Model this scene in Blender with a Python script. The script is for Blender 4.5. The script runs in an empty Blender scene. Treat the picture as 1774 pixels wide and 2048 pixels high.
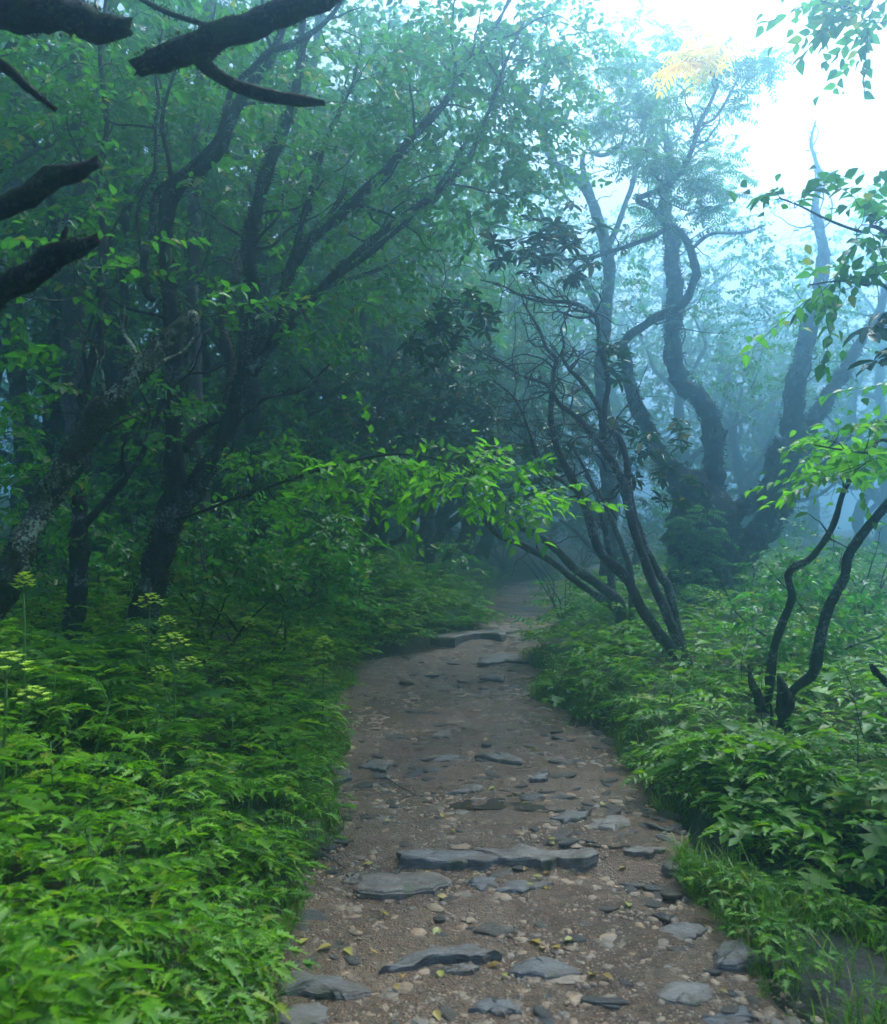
import bpy, math, random
import numpy as np
from mathutils import Vector, Matrix

random.seed(7)
rng = np.random.default_rng(7)
sc = bpy.context.scene
C = sc.collection
PI = math.pi

# ---------------------------------------------------------------- camera
CAM_Z, PITCH, FPX = 1.45, math.radians(4.5), 1593.0
cam_d = bpy.data.cameras.new("camera")
cam = bpy.data.objects.new("camera", cam_d); C.objects.link(cam)
cam.location = (0, 0, CAM_Z)
cam.rotation_euler = (PI / 2 + PITCH, 0, 0)
cam_d.sensor_fit = 'VERTICAL'; cam_d.sensor_height = 36.0
cam_d.lens = 36.0 * FPX / 2048.0
cam_d.clip_start = 0.05; cam_d.clip_end = 600
cam_d.dof.use_dof = True; cam_d.dof.focus_distance = 6.0; cam_d.dof.aperture_fstop = 3.2
sc.camera = cam

# ---------------------------------------------------------------- sky and sun
SUN_AZ, SUN_EL = math.radians(40), math.radians(58)     # ahead and to the right, above the clearing
world = bpy.data.worlds.new("World"); sc.world = world; world.use_nodes = True
wn = world.node_tree.nodes; wl = world.node_tree.links
bg = wn['Background']
sky = wn.new('ShaderNodeTexSky'); sky.sky_type = 'NISHITA'; sky.sun_disc = False
sky.sun_elevation = SUN_EL; sky.sun_rotation = SUN_AZ
sky.air_density = 1.0; sky.dust_density = 3.0; sky.ozone_density = 1.0
wl.new(sky.outputs[0], bg.inputs[0]); bg.inputs[1].default_value = 0.11
sun_d = bpy.data.lights.new("sun", 'SUN'); sun_d.energy = 1.5; sun_d.angle = math.radians(30); sun_d.color = (1.0, 0.95, 0.86)
sun = bpy.data.objects.new("sun", sun_d); C.objects.link(sun)
sdir = Vector((math.sin(SUN_AZ) * math.cos(SUN_EL), math.cos(SUN_AZ) * math.cos(SUN_EL), math.sin(SUN_EL)))
sun.rotation_euler = (-sdir).to_track_quat('-Z', 'Y').to_euler()
sun.location = sdir * 60

vs = sc.view_settings
vs.view_transform = 'Standard'; vs.look = 'None'; vs.exposure = 1.95; vs.gamma = 1.0
cy = sc.cycles
cy.use_denoising = True
cy.max_bounces = 6; cy.diffuse_bounces = 3; cy.glossy_bounces = 2; cy.transmission_bounces = 3
cy.volume_bounces = 2; cy.transparent_max_bounces = 4
cy.sample_clamp_indirect = 6.0
HAZE = 0.038
HAZE_C = (.4, .73, .95, 1)

# ---------------------------------------------------------------- helpers
def px(u, v, D):
    cx = (u - 887.0) / FPX; cz = (1024.0 - v) / FPX
    a, b = math.cos(PITCH), math.sin(PITCH)
    dy = a - cz * b
    return np.array((cx / dy * D, D, CAM_Z + (b + cz * a) / dy * D))

class Noise:
    def __init__(s, seed, n=10, lo=.6, hi=2.6):
        r = np.random.default_rng(seed)
        k = r.normal(size=(n, 3)); k /= np.linalg.norm(k, axis=1)[:, None]
        f = np.exp(r.uniform(math.log(lo), math.log(hi), n))
        s.k = k * f[:, None] * 2.4; s.p = r.uniform(0, 6.283, n); s.a = 1 / f ** .6; s.a /= s.a.sum() * .45
    def __call__(s, p):
        return (np.sin(np.asarray(p) @ s.k.T + s.p) * s.a).sum(-1)
NZ = [Noise(i) for i in range(8)]

def sm(a, b, x):
    t = np.clip((np.asarray(x, float) - a) / (b - a), 0, 1); return t * t * (3 - 2 * t)

def unit(v):
    v = np.asarray(v, float); n = np.linalg.norm(v, axis=-1, keepdims=True); return v / np.maximum(n, 1e-9)

class MB:
    """collects faces for ONE mesh"""
    def __init__(s): s.v = []; s.f = {3: [], 4: []}; s.m = {3: [], 4: []}; s.n = 0
    def add(s, v, tris=None, quads=None, mat=0):
        v = np.asarray(v, float).reshape(-1, 3); s.v.append(v)
        for k, f in ((3, tris), (4, quads)):
            if f is not None and len(f):
                f = np.asarray(f, int).reshape(-1, k) + s.n; s.f[k].append(f); s.m[k].append(np.full(len(f), mat))
        s.n += len(v)
    def mesh(s, name, mats, origin=(0, 0, 0), smooth=True):
        me = bpy.data.meshes.new(name)
        v = np.concatenate(s.v) - np.asarray(origin, float)
        me.vertices.add(len(v)); me.vertices.foreach_set('co', v.astype(np.float32).ravel())
        li, ls, mt = [], [], []; at = 0
        for k in (3, 4):
            if s.f[k]:
                f = np.concatenate(s.f[k]); li.append(f.ravel()); ls.append(at + np.arange(len(f)) * k); at += f.size; mt.append(np.concatenate(s.m[k]))
        li = np.concatenate(li); ls = np.concatenate(ls); mt = np.concatenate(mt)
        me.loops.add(len(li)); me.loops.foreach_set('vertex_index', li.astype(np.int32))
        me.polygons.add(len(ls)); me.polygons.foreach_set('loop_start', ls.astype(np.int32))
        me.polygons.foreach_set('material_index', mt.astype(np.int32))
        if smooth: me.polygons.foreach_set('use_smooth', np.ones(len(ls), bool))
        me.update(calc_edges=True)
        for m in (mats if isinstance(mats, (list, tuple)) else [mats]): me.materials.append(m)
        return me

def link(name, data, parent=None, loc=(0, 0, 0)):
    o = bpy.data.objects.new(name, data); C.objects.link(o); o.location = loc
    if parent is not None: o.parent = parent
    return o

def tag(o, label=None, cat=None, group=None, kind=None):
    for k, v in (('label', label), ('category', cat), ('group', group), ('kind', kind)):
        if v: o[k] = v
    return o

def spline(pts, step):
    """Catmull-Rom through rows of pts (x,y,z,r,...), resampled about every step metres"""
    p = np.asarray(pts, float)
    if len(p) < 3:
        n = max(2, int(np.linalg.norm(p[1, :3] - p[0, :3]) / step)); t = np.linspace(0, 1, n + 1)[:, None]
        return p[0] * (1 - t) + p[1] * t
    q = np.vstack([2 * p[0] - p[1], p, 2 * p[-1] - p[-2]]); out = []
    for i in range(1, len(q) - 2):
        n = max(1, int(round(np.linalg.norm(q[i + 1, :3] - q[i, :3]) / step)))
        t = (np.arange(n) / n)[:, None]
        a, b, c, d = q[i - 1], q[i], q[i + 1], q[i + 2]
        out.append(.5 * (2 * b + (c - a) * t + (2 * a - 5 * b + 4 * c - d) * t ** 2 + (3 * b - a - 3 * c + d) * t ** 3))
    out.append(q[-2][None]); return np.vstack(out)

def tube(mb, P, R, sides=8, lump=0.0, nz=None, freq=6.0, mat=0, cap0=False, broken=False):
    P = np.asarray(P, float); R = np.maximum(np.asarray(R, float), 2e-4); n = len(P)
    T = unit(np.gradient(P, axis=0))
    u = np.cross(T[0], (0.13, 0.21, .97) if abs(T[0][2]) < .9 else (1, 0.1, 0)); u /= np.linalg.norm(u)
    U = np.empty_like(P)
    for i in range(n):
        u = u - T[i] * (u @ T[i]); u = u / (np.linalg.norm(u) + 1e-9); U[i] = u
    V = np.cross(T, U)
    a = np.arange(sides) * 2 * PI / sides
    ring = U[:, None] * np.cos(a)[None, :, None] + V[:, None] * np.sin(a)[None, :, None]
    rr = np.repeat(R[:, None], sides, 1)
    if lump:
        q = P[:, None] + ring * rr[..., None]
        rr = rr * (1 + lump * nz(q * freq) + lump * .6 * nz(q * freq * 2.7 + 5) + lump * .35 * nz(q * freq * 7 + 2))
    v = (P[:, None] + ring * rr[..., None])
    if broken: v[-1] += T[-1] * (np.sin(np.arange(sides) * 2.3 + 1) * R[-1] * .7 + np.sin(np.arange(sides) * 5.1) * R[-1] * .5)[:, None]; v[-2:] = v[-2:] * .85 + P[-2:, None] * .15
    v = v.reshape(-1, 3)
    i = np.arange(n - 1)[:, None] * sides; j = np.arange(sides)[None]; jn = (j + 1) % sides
    quads = np.stack([i + j, i + jn, i + jn + sides, i + j + sides], -1).reshape(-1, 4)
    tip = len(v); v = np.vstack([v, P[-1] + T[-1] * R[-1] * .5]); b = (n - 1) * sides
    tris = [(b + k, b + (k + 1) % sides, tip) for k in range(sides)]
    if cap0:
        v = np.vstack([v, P[0] - T[0] * R[0] * .3]); tris += [((k + 1) % sides, k, tip + 1) for k in range(sides)]
    mb.add(v, tris, quads, mat)

# leaf templates: x across (-.5..5), y along 0..1, z normal
def tmpl(outline, fold=.12, droop=.12):
    """outline: list of (y, halfwidth); midrib folded, tip drooping"""
    v = [(0, 0, 0)]; f3 = []; f4 = []
    ys = [0] + [o[0] for o in outline] + [1.0]
    idx = []
    for y, w in outline:
        dz = -droop * y * y
        v += [(-w, y, dz + fold * w * 2), (0, y, dz), (w, y, dz + fold * w * 2)]; idx.append(len(v) - 3)
    v.append((0, 1, -droop)); t = len(v) - 1
    a = idx[0]; f3 += [(0, a + 1, a), (0, a + 2, a + 1)]
    for a, b in zip(idx[:-1], idx[1:]): f4 += [(a, a + 1, b + 1, b), (a + 1, a + 2, b + 2, b + 1)]
    a = idx[-1]; f3 += [(a, a + 1, t), (a + 1, a + 2, t)]
    return np.array(v, float), np.array(f3), np.array(f4).reshape(-1, 4)
LEAF = {
    'far': tmpl([(.42, .5)], .15, .15),
    'birch': tmpl([(.16, .32), (.4, .5), (.72, .3)], .14, .18),
    'rhodo': tmpl([(.2, .3), (.55, .5), (.85, .36)], .1, .22),
    'leaflet': tmpl([(.25, .42), (.6, .46)], .1, .18),
}
def serrated(teeth=4, fold=.1, droop=.25, cut=.45):
    v = [(0, 0, 0)]; f = []; prev = None
    for i in range(teeth):
        y0 = .06 + .86 * i / teeth; y1 = y0 + .86 / teeth * .75
        w = .5 * math.sin(PI * min(1, .12 + .88 * (i + .6) / teeth) ** .8) + .05
        for y, ww in ((y0, w * cut), (y1, w)):
            yy = y + (.05 if ww == w else 0); dz = -droop * y * y
            v += [(-ww, yy, dz + fold * ww * 2), (0, y, dz), (ww, yy, dz + fold * ww * 2)]
    v.append((0, 1.05, -droop)); n = (len(v) - 2) // 3; f4 = []; f3 = [(0, 2, 1), (0, 3, 2)]
    for k in range(n - 1):
        a = 1 + 3 * k; b = a + 3; f4 += [(a, a + 1, b + 1, b), (a + 1, a + 2, b + 2, b + 1)]
    a = 1 + 3 * (n - 1); f3 += [(a, a + 1, len(v) - 1), (a + 1, a + 2, len(v) - 1)]
    return np.array(v, float), np.array(f3), np.array(f4)
LEAF['herb'] = serrated()

def leaves(mb, kind, pos, d, n, L, W, mat=0):
    tv, t3, t4 = LEAF[kind]; pos = np.asarray(pos, float).reshape(-1, 3); N = len(pos)
    if not N: return
    d = unit(d); s = unit(np.cross(d, n)); n = np.cross(s, d)
    L = np.broadcast_to(L, (N,))[:, None, None]; W = np.broadcast_to(W, (N,))[:, None, None]
    v = pos[:, None] + s[:, None] * tv[None, :, :1] * W + d[:, None] * tv[None, :, 1:2] * L + n[:, None] * tv[None, :, 2:] * L
    off = (np.arange(N) * len(tv))[:, None, None]
    mb.add(v, (t3[None] + off).reshape(-1, 3), (t4[None] + off).reshape(-1, 4) if len(t4) else None, mat)

# ---------------------------------------------------------------- materials
def mat(name, build):
    m = bpy.data.materials.new(name); m.use_nodes = True
    nt = m.node_tree; nt.nodes.clear(); out = nt.nodes.new('ShaderNodeOutputMaterial')
    def N(t, **kw):
        n = nt.nodes.new('ShaderNode' + t)
        for k, v in kw.items():
            if k.startswith('i_'):
                key = k[2:].replace('_', ' '); n.inputs[int(key) if key.isdigit() else key].default_value = v
            else: setattr(n, k, v)
        return n
    nt.links.new(build(N, nt.links.new), out.inputs[0]); return m

def ramp(N, L, src, stops):
    r = N('ValToRGB'); e = r.color_ramp.elements
    e[0].position, e[0].color = stops[0][0], (*stops[0][1], 1)
    e[1].position, e[1].color = stops[-1][0], (*stops[-1][1], 1)
    for p, c in stops[1:-1]:
        x = e.new(p); x.color = (*c, 1)
    L(src, r.inputs[0]); return r.outputs[0]

def noise_n(N, L, scale, detail=4, rough=.6, vec=None, coord='Object'):
    n = N('TexNoise', i_Scale=scale, i_Detail=detail, i_Roughness=rough)
    if vec is None: vec = N('TexCoord').outputs[coord]
    L(vec, n.inputs['Vector']); return n.outputs[0]

def mixc(N, L, f, a, b, blend='MIX'):
    m = N('Mix', data_type='RGBA', blend_type=blend)
    for s, x in ((m.inputs[0], f), (m.inputs[6], a), (m.inputs[7], b)):
        if isinstance(x, (tuple, list)): s.default_value = (*x, 1) if len(x) == 3 else x
        elif isinstance(x, (int, float)): s.default_value = x
        else: L(x, s)
    return m.outputs[2]

def leaf_mat(name, dark, mid, light, rough=.35, transl=.45, odd=None):
    def b(N, L):
        g = N('NewGeometry'); oi = N('ObjectInfo')
        a = N('Math', operation='ADD'); L(g.outputs['Random Per Island'], a.inputs[0]); L(oi.outputs['Random'], a.inputs[1])
        fr = N('Math', operation='FRACT'); L(a.outputs[0], fr.inputs[0])
        st = [(0, dark), (.5, mid), (1, light)]
        if odd: st = [(0, dark), (.45, mid), (.93, light), (.97, odd)]
        col = ramp(N, L, fr.outputs[0], st)
        nz = noise_n(N, L, 30, 2)
        col = mixc(N, L, .25, col, ramp(N, L, nz, [(.3, tuple(x * .6 for x in mid)), (.7, light)]))
        p = N('BsdfPrincipled'); L(col, p.inputs['Base Color']); p.inputs['Roughness'].default_value = rough
        p.inputs['Specular IOR Level'].default_value = .28
        t = N('BsdfTranslucent')
        L(mixc(N, L, 1, col, (1.7, 1.9, .5), 'MULTIPLY'), t.inputs[0])
        mx = N('MixShader', i_0=transl); L(p.outputs[0], mx.inputs[1]); L(t.outputs[0], mx.inputs[2]); return mx.outputs[0]
    return mat(name, b)

M = {}
M['birch_leaf'] = leaf_mat('birch_leaf', (.02, .09, .02), (.04, .17, .028), (.075, .25, .03), odd=(.2, .2, .03))
M['bright_leaf'] = leaf_mat('bright_leaf', (.04, .15, .015), (.08, .25, .02), (.14, .34, .025), transl=.55)
M['rowan_leaf'] = leaf_mat('rowan_leaf', (.03, .1, .04), (.05, .16, .05), (.09, .26, .05), transl=.55)
M['yellow_leaf'] = leaf_mat('yellow_leaf', (.8, .5, .01), (.85, .58, .01), (.9, .66, .015), rough=.7, transl=.6)
M['rhodo_leaf'] = leaf_mat('rhodo_leaf', (.012, .05, .025), (.02, .075, .03), (.035, .11, .035), rough=.25, transl=.15, odd=(.3, .2, .02))
M['herb_leaf'] = leaf_mat('herb_leaf', (.02, .085, .005), (.075, .22, .007), (.17, .34, .008), rough=.44, transl=.4, odd=(.22, .24, .02))
M['fern_leaf'] = leaf_mat('fern_leaf', (.025, .09, .02), (.05, .15, .025), (.08, .2, .03), rough=.5, transl=.4)
M['grass'] = leaf_mat('grass', (.03, .1, .008), (.075, .19, .01), (.15, .26, .015), rough=.4, transl=.4, odd=(.3, .22, .07))
M['moss'] = leaf_mat('moss', (.008, .014, .004), (.02, .035, .008), (.05, .07, .012), rough=.9, transl=.1)
M['umbel'] = leaf_mat('umbel', (.3, .42, .05), (.42, .55, .08), (.5, .6, .12), rough=.6, transl=.3)
M['stem'] = leaf_mat('stem', (.04, .1, .02), (.06, .14, .03), (.1, .18, .04), rough=.5, transl=.1)
M['dead_leaf'] = leaf_mat('dead_leaf', (.2, .09, .02), (.36, .22, .04), (.3, .33, .08), rough=.4, transl=.2)

def bark(name, base, dark, lichen, amount, moss=.3):
    def b(N, L):
        tc = N('TexCoord').outputs['Object']
        mp = N('Mapping'); mp.inputs['Scale'].default_value = (1, 1, .4); L(tc, mp.inputs[0])
        n1 = noise_n(N, L, 18, 6, .7, mp.outputs[0]); n2 = noise_n(N, L, 55, 4, .7, tc); n3 = noise_n(N, L, 5, 4, .65, tc)
        col = ramp(N, L, n1, [(.35, dark), (.62, base), (.75, tuple(min(1, x * 1.8) for x in base))])
        a = N('Math', operation='MULTIPLY'); L(n2, a.inputs[0]); L(n3, a.inputs[1])
        lf = ramp(N, L, a.outputs[0], [(.31 - amount * .1, (0, 0, 0)), (.34 - amount * .1, (1, 1, 1))])
        col = mixc(N, L, lf, col, lichen)
        n4 = noise_n(N, L, 4, 5, .75, tc)
        mf = ramp(N, L, n4, [(.6 - moss * .2, (0, 0, 0)), (.7 - moss * .2, (1, 1, 1))])
        mm = N('Math', operation='MULTIPLY', i_1=.75); L(mf, mm.inputs[0])
        col = mixc(N, L, mm.outputs[0], col, (.022, .04, .008))
        p = N('BsdfPrincipled'); L(col, p.inputs['Base Color']); p.inputs['Roughness'].default_value = .7; p.inputs['Specular IOR Level'].default_value = .12
        bp = N('Bump', i_Strength=1.0, i_Distance=.03); L(n1, bp.inputs['Height'])
        b2 = N('Bump', i_Strength=.7, i_Distance=.01); L(n2, b2.inputs['Height']); L(bp.outputs[0], b2.inputs['Normal'])
        L(b2.outputs[0], p.inputs['Normal']); return p.outputs[0]
    return mat(name, b)
M['bark_lichen'] = bark('bark_lichen', (.022, .021, .02), (.005, .005, .006), (.13, .15, .12), .1)
M['bark_dark'] = bark('bark_dark', (.014, .013, .013), (.004, .004, .005), (.13, .16, .13), .1)
M['bark_wet'] = bark('bark_wet', (.014, .013, .012), (.004, .004, .005), (.05, .06, .04), .0, .5)
M['bark_moss'] = bark('bark_moss', (.04, .033, .02), (.008, .007, .006), (.24, .28, .17), .45, .8)
M['bark_rhodo'] = bark('bark_rhodo', (.06, .045, .04), (.02, .016, .016), (.2, .22, .2), .15, .2)
M['bark_grey'] = bark('bark_grey', (.06, .057, .05), (.03, .03, .03), (.22, .24, .2), .2, .2)

def soil_mat():
    def b(N, L):
        tc = N('TexCoord').outputs['Object']
        n1 = noise_n(N, L, 2.2, 6, .65, tc); n2 = noise_n(N, L, 26, 6, .7, tc); n3 = noise_n(N, L, 1.1, 3, .6, tc)
        vo = N('TexVoronoi', i_Scale=62.0); L(tc, vo.inputs['Vector'])
        v2 = N('TexVoronoi', i_Scale=150.0); L(tc, v2.inputs['Vector'])
        base = ramp(N, L, n1, [(.25, (.042, .024, .013)), (.5, (.105, .06, .034)), (.75, (.19, .115, .066))])
        base = mixc(N, L, .5, base, ramp(N, L, n2, [(.3, (.032, .019, .012)), (.7, (.24, .145, .085))]))
        sx = N('SeparateColor'); L(vo.outputs['Color'], sx.inputs[0])
        peb = ramp(N, L, sx.outputs[0], [(0, (.05, .04, .03)), (.4, (.13, .09, .055)), (.75, (.22, .15, .09)), (1, (.34, .25, .16))])
        pf = ramp(N, L, vo.outputs['Distance'], [(.25, (1, 1, 1)), (.45, (0, 0, 0))])
        base = mixc(N, L, pf, base, peb)
        p = N('BsdfPrincipled'); L(base, p.inputs['Base Color']); p.inputs['Specular IOR Level'].default_value = .3
        L(ramp(N, L, n3, [(.42, (.2, .2, .2)), (.62, (.5, .5, .5))]), p.inputs['Roughness'])
        h = N('Math', operation='ADD'); L(n2, h.inputs[0]); L(pf, h.inputs[1])
        h2 = N('Math', operation='SUBTRACT'); L(h.outputs[0], h2.inputs[0]); L(v2.outputs['Distance'], h2.inputs[1])
        bp = N('Bump', i_Strength=.8, i_Distance=.008); L(h2.outputs[0], bp.inputs['Height']); L(bp.outputs[0], p.inputs['Normal'])
        return p.outputs[0]
    return mat('soil', b)
M['soil'] = soil_mat()
def litter_mat():
    def b(N, L):
        tc = N('TexCoord').outputs['Object']
        n1 = noise_n(N, L, 3, 5, .7, tc); n2 = noise_n(N, L, 30, 4, .7, tc)
        c = ramp(N, L, n2, [(.3, (.012, .01, .007)), (.55, (.035, .026, .016)), (.75, (.07, .05, .028))])
        c = mixc(N, L, ramp(N, L, n1, [(.42, (0, 0, 0)), (.58, (1, 1, 1))]), c, (.02, .045, .01))
        p = N('BsdfPrincipled', i_Roughness=.8); L(c, p.inputs['Base Color'])
        bp = N('Bump', i_Strength=1.0, i_Distance=.03); L(n2, bp.inputs['Height']); L(bp.outputs[0], p.inputs['Normal']); return p.outputs[0]
    return mat('leaf_litter', b)
M['litter'] = litter_mat()
def stone_mat(name, lo, mid, hi, rough, moss=0.0):
    def b(N, L):
        tc = N('TexCoord').outputs['Object']; oi = N('ObjectInfo'); ge = N('NewGeometry')
        mp = N('Mapping'); mp.inputs['Scale'].default_value = (1, 1.6, 6); mp.inputs['Rotation'].default_value = (.12, .1, .3); L(tc, mp.inputs[0])
        n1 = noise_n(N, L, 5, 6, .65, mp.outputs[0]); n2 = noise_n(N, L, 45, 5, .7, tc); n3 = noise_n(N, L, 4, 3, .6, tc)
        c = ramp(N, L, n1, [(.3, lo), (.5, mid), (.72, hi)])
        c = mixc(N, L, .35, c, ramp(N, L, n2, [(.3, lo), (.7, hi)]))
        rs = N('Math', operation='ADD'); L(oi.outputs['Random'], rs.inputs[0]); L(ge.outputs['Random Per Island'], rs.inputs[1])
        rf = N('Math', operation='FRACT'); L(rs.outputs[0], rf.inputs[0])
        c = mixc(N, L, 1.0, c, ramp(N, L, rf.outputs[0], [(0, (.6, .62, .68)), (.45, (.95, .92, .88)), (.8, (1.1, .94, .78)), (1, (1.25, 1.12, .95))]), 'MULTIPLY')
        if moss: c = mixc(N, L, ramp(N, L, noise_n(N, L, 9, 5, .75, tc), [(.5, (0, 0, 0)), (.62, (.8, .8, .8))]), c, (.075, .05, .033))
        if moss: c = mixc(N, L, ramp(N, L, n3, [(.6, (0, 0, 0)), (.68, (1, 1, 1))]), c, (.05, .06, .02))
        p = N('BsdfPrincipled'); L(c, p.inputs['Base Color'])
        L(ramp(N, L, n3, [(.35, (rough * .6,) * 3), (.65, (rough * 1.5,) * 3)]), p.inputs['Roughness'])
        bp = N('Bump', i_Strength=1.0, i_Distance=.025); L(n1, bp.inputs['Height'])
        b2 = N('Bump', i_Strength=.8, i_Distance=.008); L(n2, b2.inputs['Height']); L(bp.outputs[0], b2.inputs['Normal'])
        L(b2.outputs[0], p.inputs['Normal']); return p.outputs[0]
    return mat(name, b)
M['slab'] = stone_mat('wet_slab', (.05, .047, .045), (.11, .1, .095), (.21, .19, .175), .5, 1)
M['stone'] = stone_mat('path_stone', (.04, .038, .038), (.1, .09, .08), (.22, .19, .155), .42)
M['gravel'] = stone_mat('gravel', (.08, .057, .04), (.2, .145, .095), (.4, .29, .19), .45)
M['water'] = mat('puddle_water', lambda N, L: N('BsdfPrincipled', i_Base_Color=(.05, .038, .025, 1), i_Roughness=.04, i_IOR=1.33).outputs[0])

# ---------------------------------------------------------------- ground and path
TY = [-14, 2.5, 4.1, 6, 8, 10, 11, 12, 15, 20, 30, 45, 130]
TL = [-.6, -.64, -.62, -.76, -1.06, -1.0, -.2, .5, .72, 1.5, 6.5, 16, 70]
TR = [1.25, 1.2, 1.2, 1.38, .98, 1.05, 1.45, 1.72, 2.15, 3.1, 8.6, 18, 73]
def xl(y): return np.interp(y, TY, TL) + .05 * np.sin(np.asarray(y) * 3.1) + .04 * np.sin(np.asarray(y) * 7.3 + 1)
def xr(y): return np.interp(y, TY, TR) + .05 * np.sin(np.asarray(y) * 2.7 + 2) + .04 * np.sin(np.asarray(y) * 6.1)
def zp(y): return np.interp(y, [-14, 2.6, 3.95, 4.25, 6, 8, 10, 10.9, 11.3, 15, 20, 25, 30, 45, 70, 130], [-.25, -.02, 0, .06, .12, .24, .38, .44, .53, .80, 1.16, 1.55, 2.0, 3.2, 5, 8])
def xd(y): return np.interp(y, [0, 2.4, 3.3, 4.0, 4.6, 5.2], [5.5, 3.0, 1.95, 1.38, 1.22, 1.3])
def ground_z(x, y, base=False):
    x = np.asarray(x, float); y = np.asarray(y, float)
    dl = np.maximum(xl(y) - x, 0); dr = np.maximum(x - xr(y), 0)
    hl = .09 * sm(0, .22, dl) + .42 * sm(.1, 1.8, dl) + .07 * np.minimum(dl, 25)
    ha = .16 * sm(0, .22, dr) + .22 * sm(.15, 2, dr) + .03 * np.minimum(dr, 30)
    dd = x - xd(y)
    hb = .05 * sm(0, .15, dr) - .13 * np.exp(-(dd / .17) ** 2) + .2 * sm(.05, .7, dd) + .1 * sm(.4, 2.2, dd)
    w = sm(4.4, 5.2, y); hr = hb * (1 - w) + ha * w
    off = np.maximum(sm(0, .5, dl), sm(0, .5, dr))
    p = np.stack([x, y, 0 * x], -1)
    z = zp(y) + np.where(dl > 0, hl, 0) + np.where(dr > 0, hr, 0) + off * (.05 * NZ[0](p * .35) + .02 * NZ[1](p * 2))
    on = 1 - np.maximum(sm(0, .12, dl), sm(0, .12, dr))
    z = z + on * (.012 * NZ[2](p * 1.6) + .006 * NZ[3](p * 5))
    if base: z = z - .05 * on
    return z
def gz(x, y): return float(ground_z(np.array([x]), np.array([y]))[0])
def onground(u, v, lift=0.0):
    """the point of the ground seen at a pixel of the photograph"""
    for D in np.arange(1.5, 60, .02):
        p = px(u, v, D)
        if p[2] - gz(p[0], p[1]) - lift < 0: return p
    return px(u, v, 60)

def axis(segs):
    out = [np.array([segs[0][0]])]
    for a, b, st in segs: out.append(np.linspace(a, b, max(2, int((b - a) / st)) + 1)[1:])
    return np.concatenate(out)
def sheet(mb, X, Y, Z):
    ny, nx = X.shape; i = np.arange(ny - 1)[:, None] * nx; j = np.arange(nx - 1)[None]
    mb.add(np.stack([X, Y, Z], -1), None, np.stack([i + j, i + j + 1, i + j + 1 + nx, i + j + nx], -1).reshape(-1, 4))
gx = axis([(-60, -12, 3), (-12, -4, .4), (-4, 4.5, .07), (4.5, 12, .4), (12, 60, 3)])
gy = axis([(-14, 1, .6), (1, 10, .07), (10, 20, .2), (20, 50, .7), (50, 110, 4)])
GX, GY = np.meshgrid(gx, gy)
mb = MB(); sheet(mb, GX, GY, ground_z(GX, GY, True))
tag(link('ground', mb.mesh('ground', M['litter'])), kind='structure')

py_ = axis([(-6, 1.5, .2), (1.5, 7, .025), (7, 12, .05), (12, 30, .15), (30, 60, .6)])
S = np.linspace(-1, 1, 75); PS, PY = np.meshgrid(S, py_)
PX = (xl(PY) + xr(PY)) / 2 + PS * ((xr(PY) - xl(PY)) / 2 + .1)
PP = np.stack([PX, PY, 0 * PX], -1)
PZ = ground_z(PX, PY) + .004 + .006 * NZ[4](PP * 9) + .004 * NZ[5](PP * 22) - .1 * sm(.88, 1.0, np.abs(PS))
mb = MB(); sheet(mb, PX, PY, PZ)
path = tag(link('path', mb.mesh('path', M['soil'])), kind='structure')

# stones ----------------------------------------------------------------
def slab_mesh(name, outline, zt, thick, seed, m, layers=3, tilt=(0, 0), edge=.012):
    """outline: xy loop round the origin; a split, layered stone with a rough top"""
    r = np.random.default_rng(seed); o = np.asarray(outline, float); n = 32
    c = o.mean(0); loop = np.vstack([o, o[:1]]); seg = np.linalg.norm(np.diff(loop, axis=0), axis=1); cs = np.r_[0, np.cumsum(seg)]
    t = np.linspace(0, cs[-1], n, endpoint=False)
    e = np.stack([np.interp(t, cs, loop[:, 0]), np.interp(t, cs, loop[:, 1])], -1)
    e = e + r.normal(size=e.shape) * edge * .5
    nz = Noise(seed, 8, .8, 5); ang = np.linspace(0, 2 * PI, n, endpoint=False); size = np.abs(e - c).max()
    e = c + (e - c) * (1 + .07 * r.normal(size=(n, 1)) * (np.arange(n) % 2)[:, None])
    rings = [(0.0, 0), (.3, 0), (.55, 0), (.76, 0), (.9, -.002), (.97, -.006), (1.0, -.013)]; z = -.013
    for k in range(layers):
        q = 1.0 + r.uniform(-.03, .05); dz = (thick - .013) / layers; rings += [(q, z - dz * .1), (q + .01, z - dz * .9)]; z -= dz
    V = []; am = min(.008, size * .05)
    for k, (s, dz) in enumerate(rings):
        p = c + (e - c) * s
        if k >= 5: p = p + unit(e - c) * (.05 * size * nz(np.c_[np.cos(ang) * 2.5, np.sin(ang) * 2.5, np.full(n, dz * 30)]))[:, None] * .5
        h = zt + dz + am * (nz(np.c_[p * 4, 0 * p[:, :1]]) + .5 * nz(np.c_[p * 14, 0 * p[:, :1] + 3]) + .6 * np.round(1.6 * nz(np.c_[p * 5, 0 * p[:, :1] + 9]))) + p[:, 0] * tilt[0] + p[:, 1] * tilt[1]
        V.append(np.c_[p, h])
    V = np.vstack(V); R = len(rings); i = np.arange(R - 1)[:, None] * n; j = np.arange(n)[None]; jn = (j + 1) % n
    mb = MB(); mb.add(V, None, np.stack([i + j, i + j + n, i + jn + n, i + jn], -1).reshape(-1, 4))
    me = mb.mesh(name, m); me.polygons.foreach_set('use_smooth', (np.arange(len(me.polygons)) < 4 * n)); return me

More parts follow.
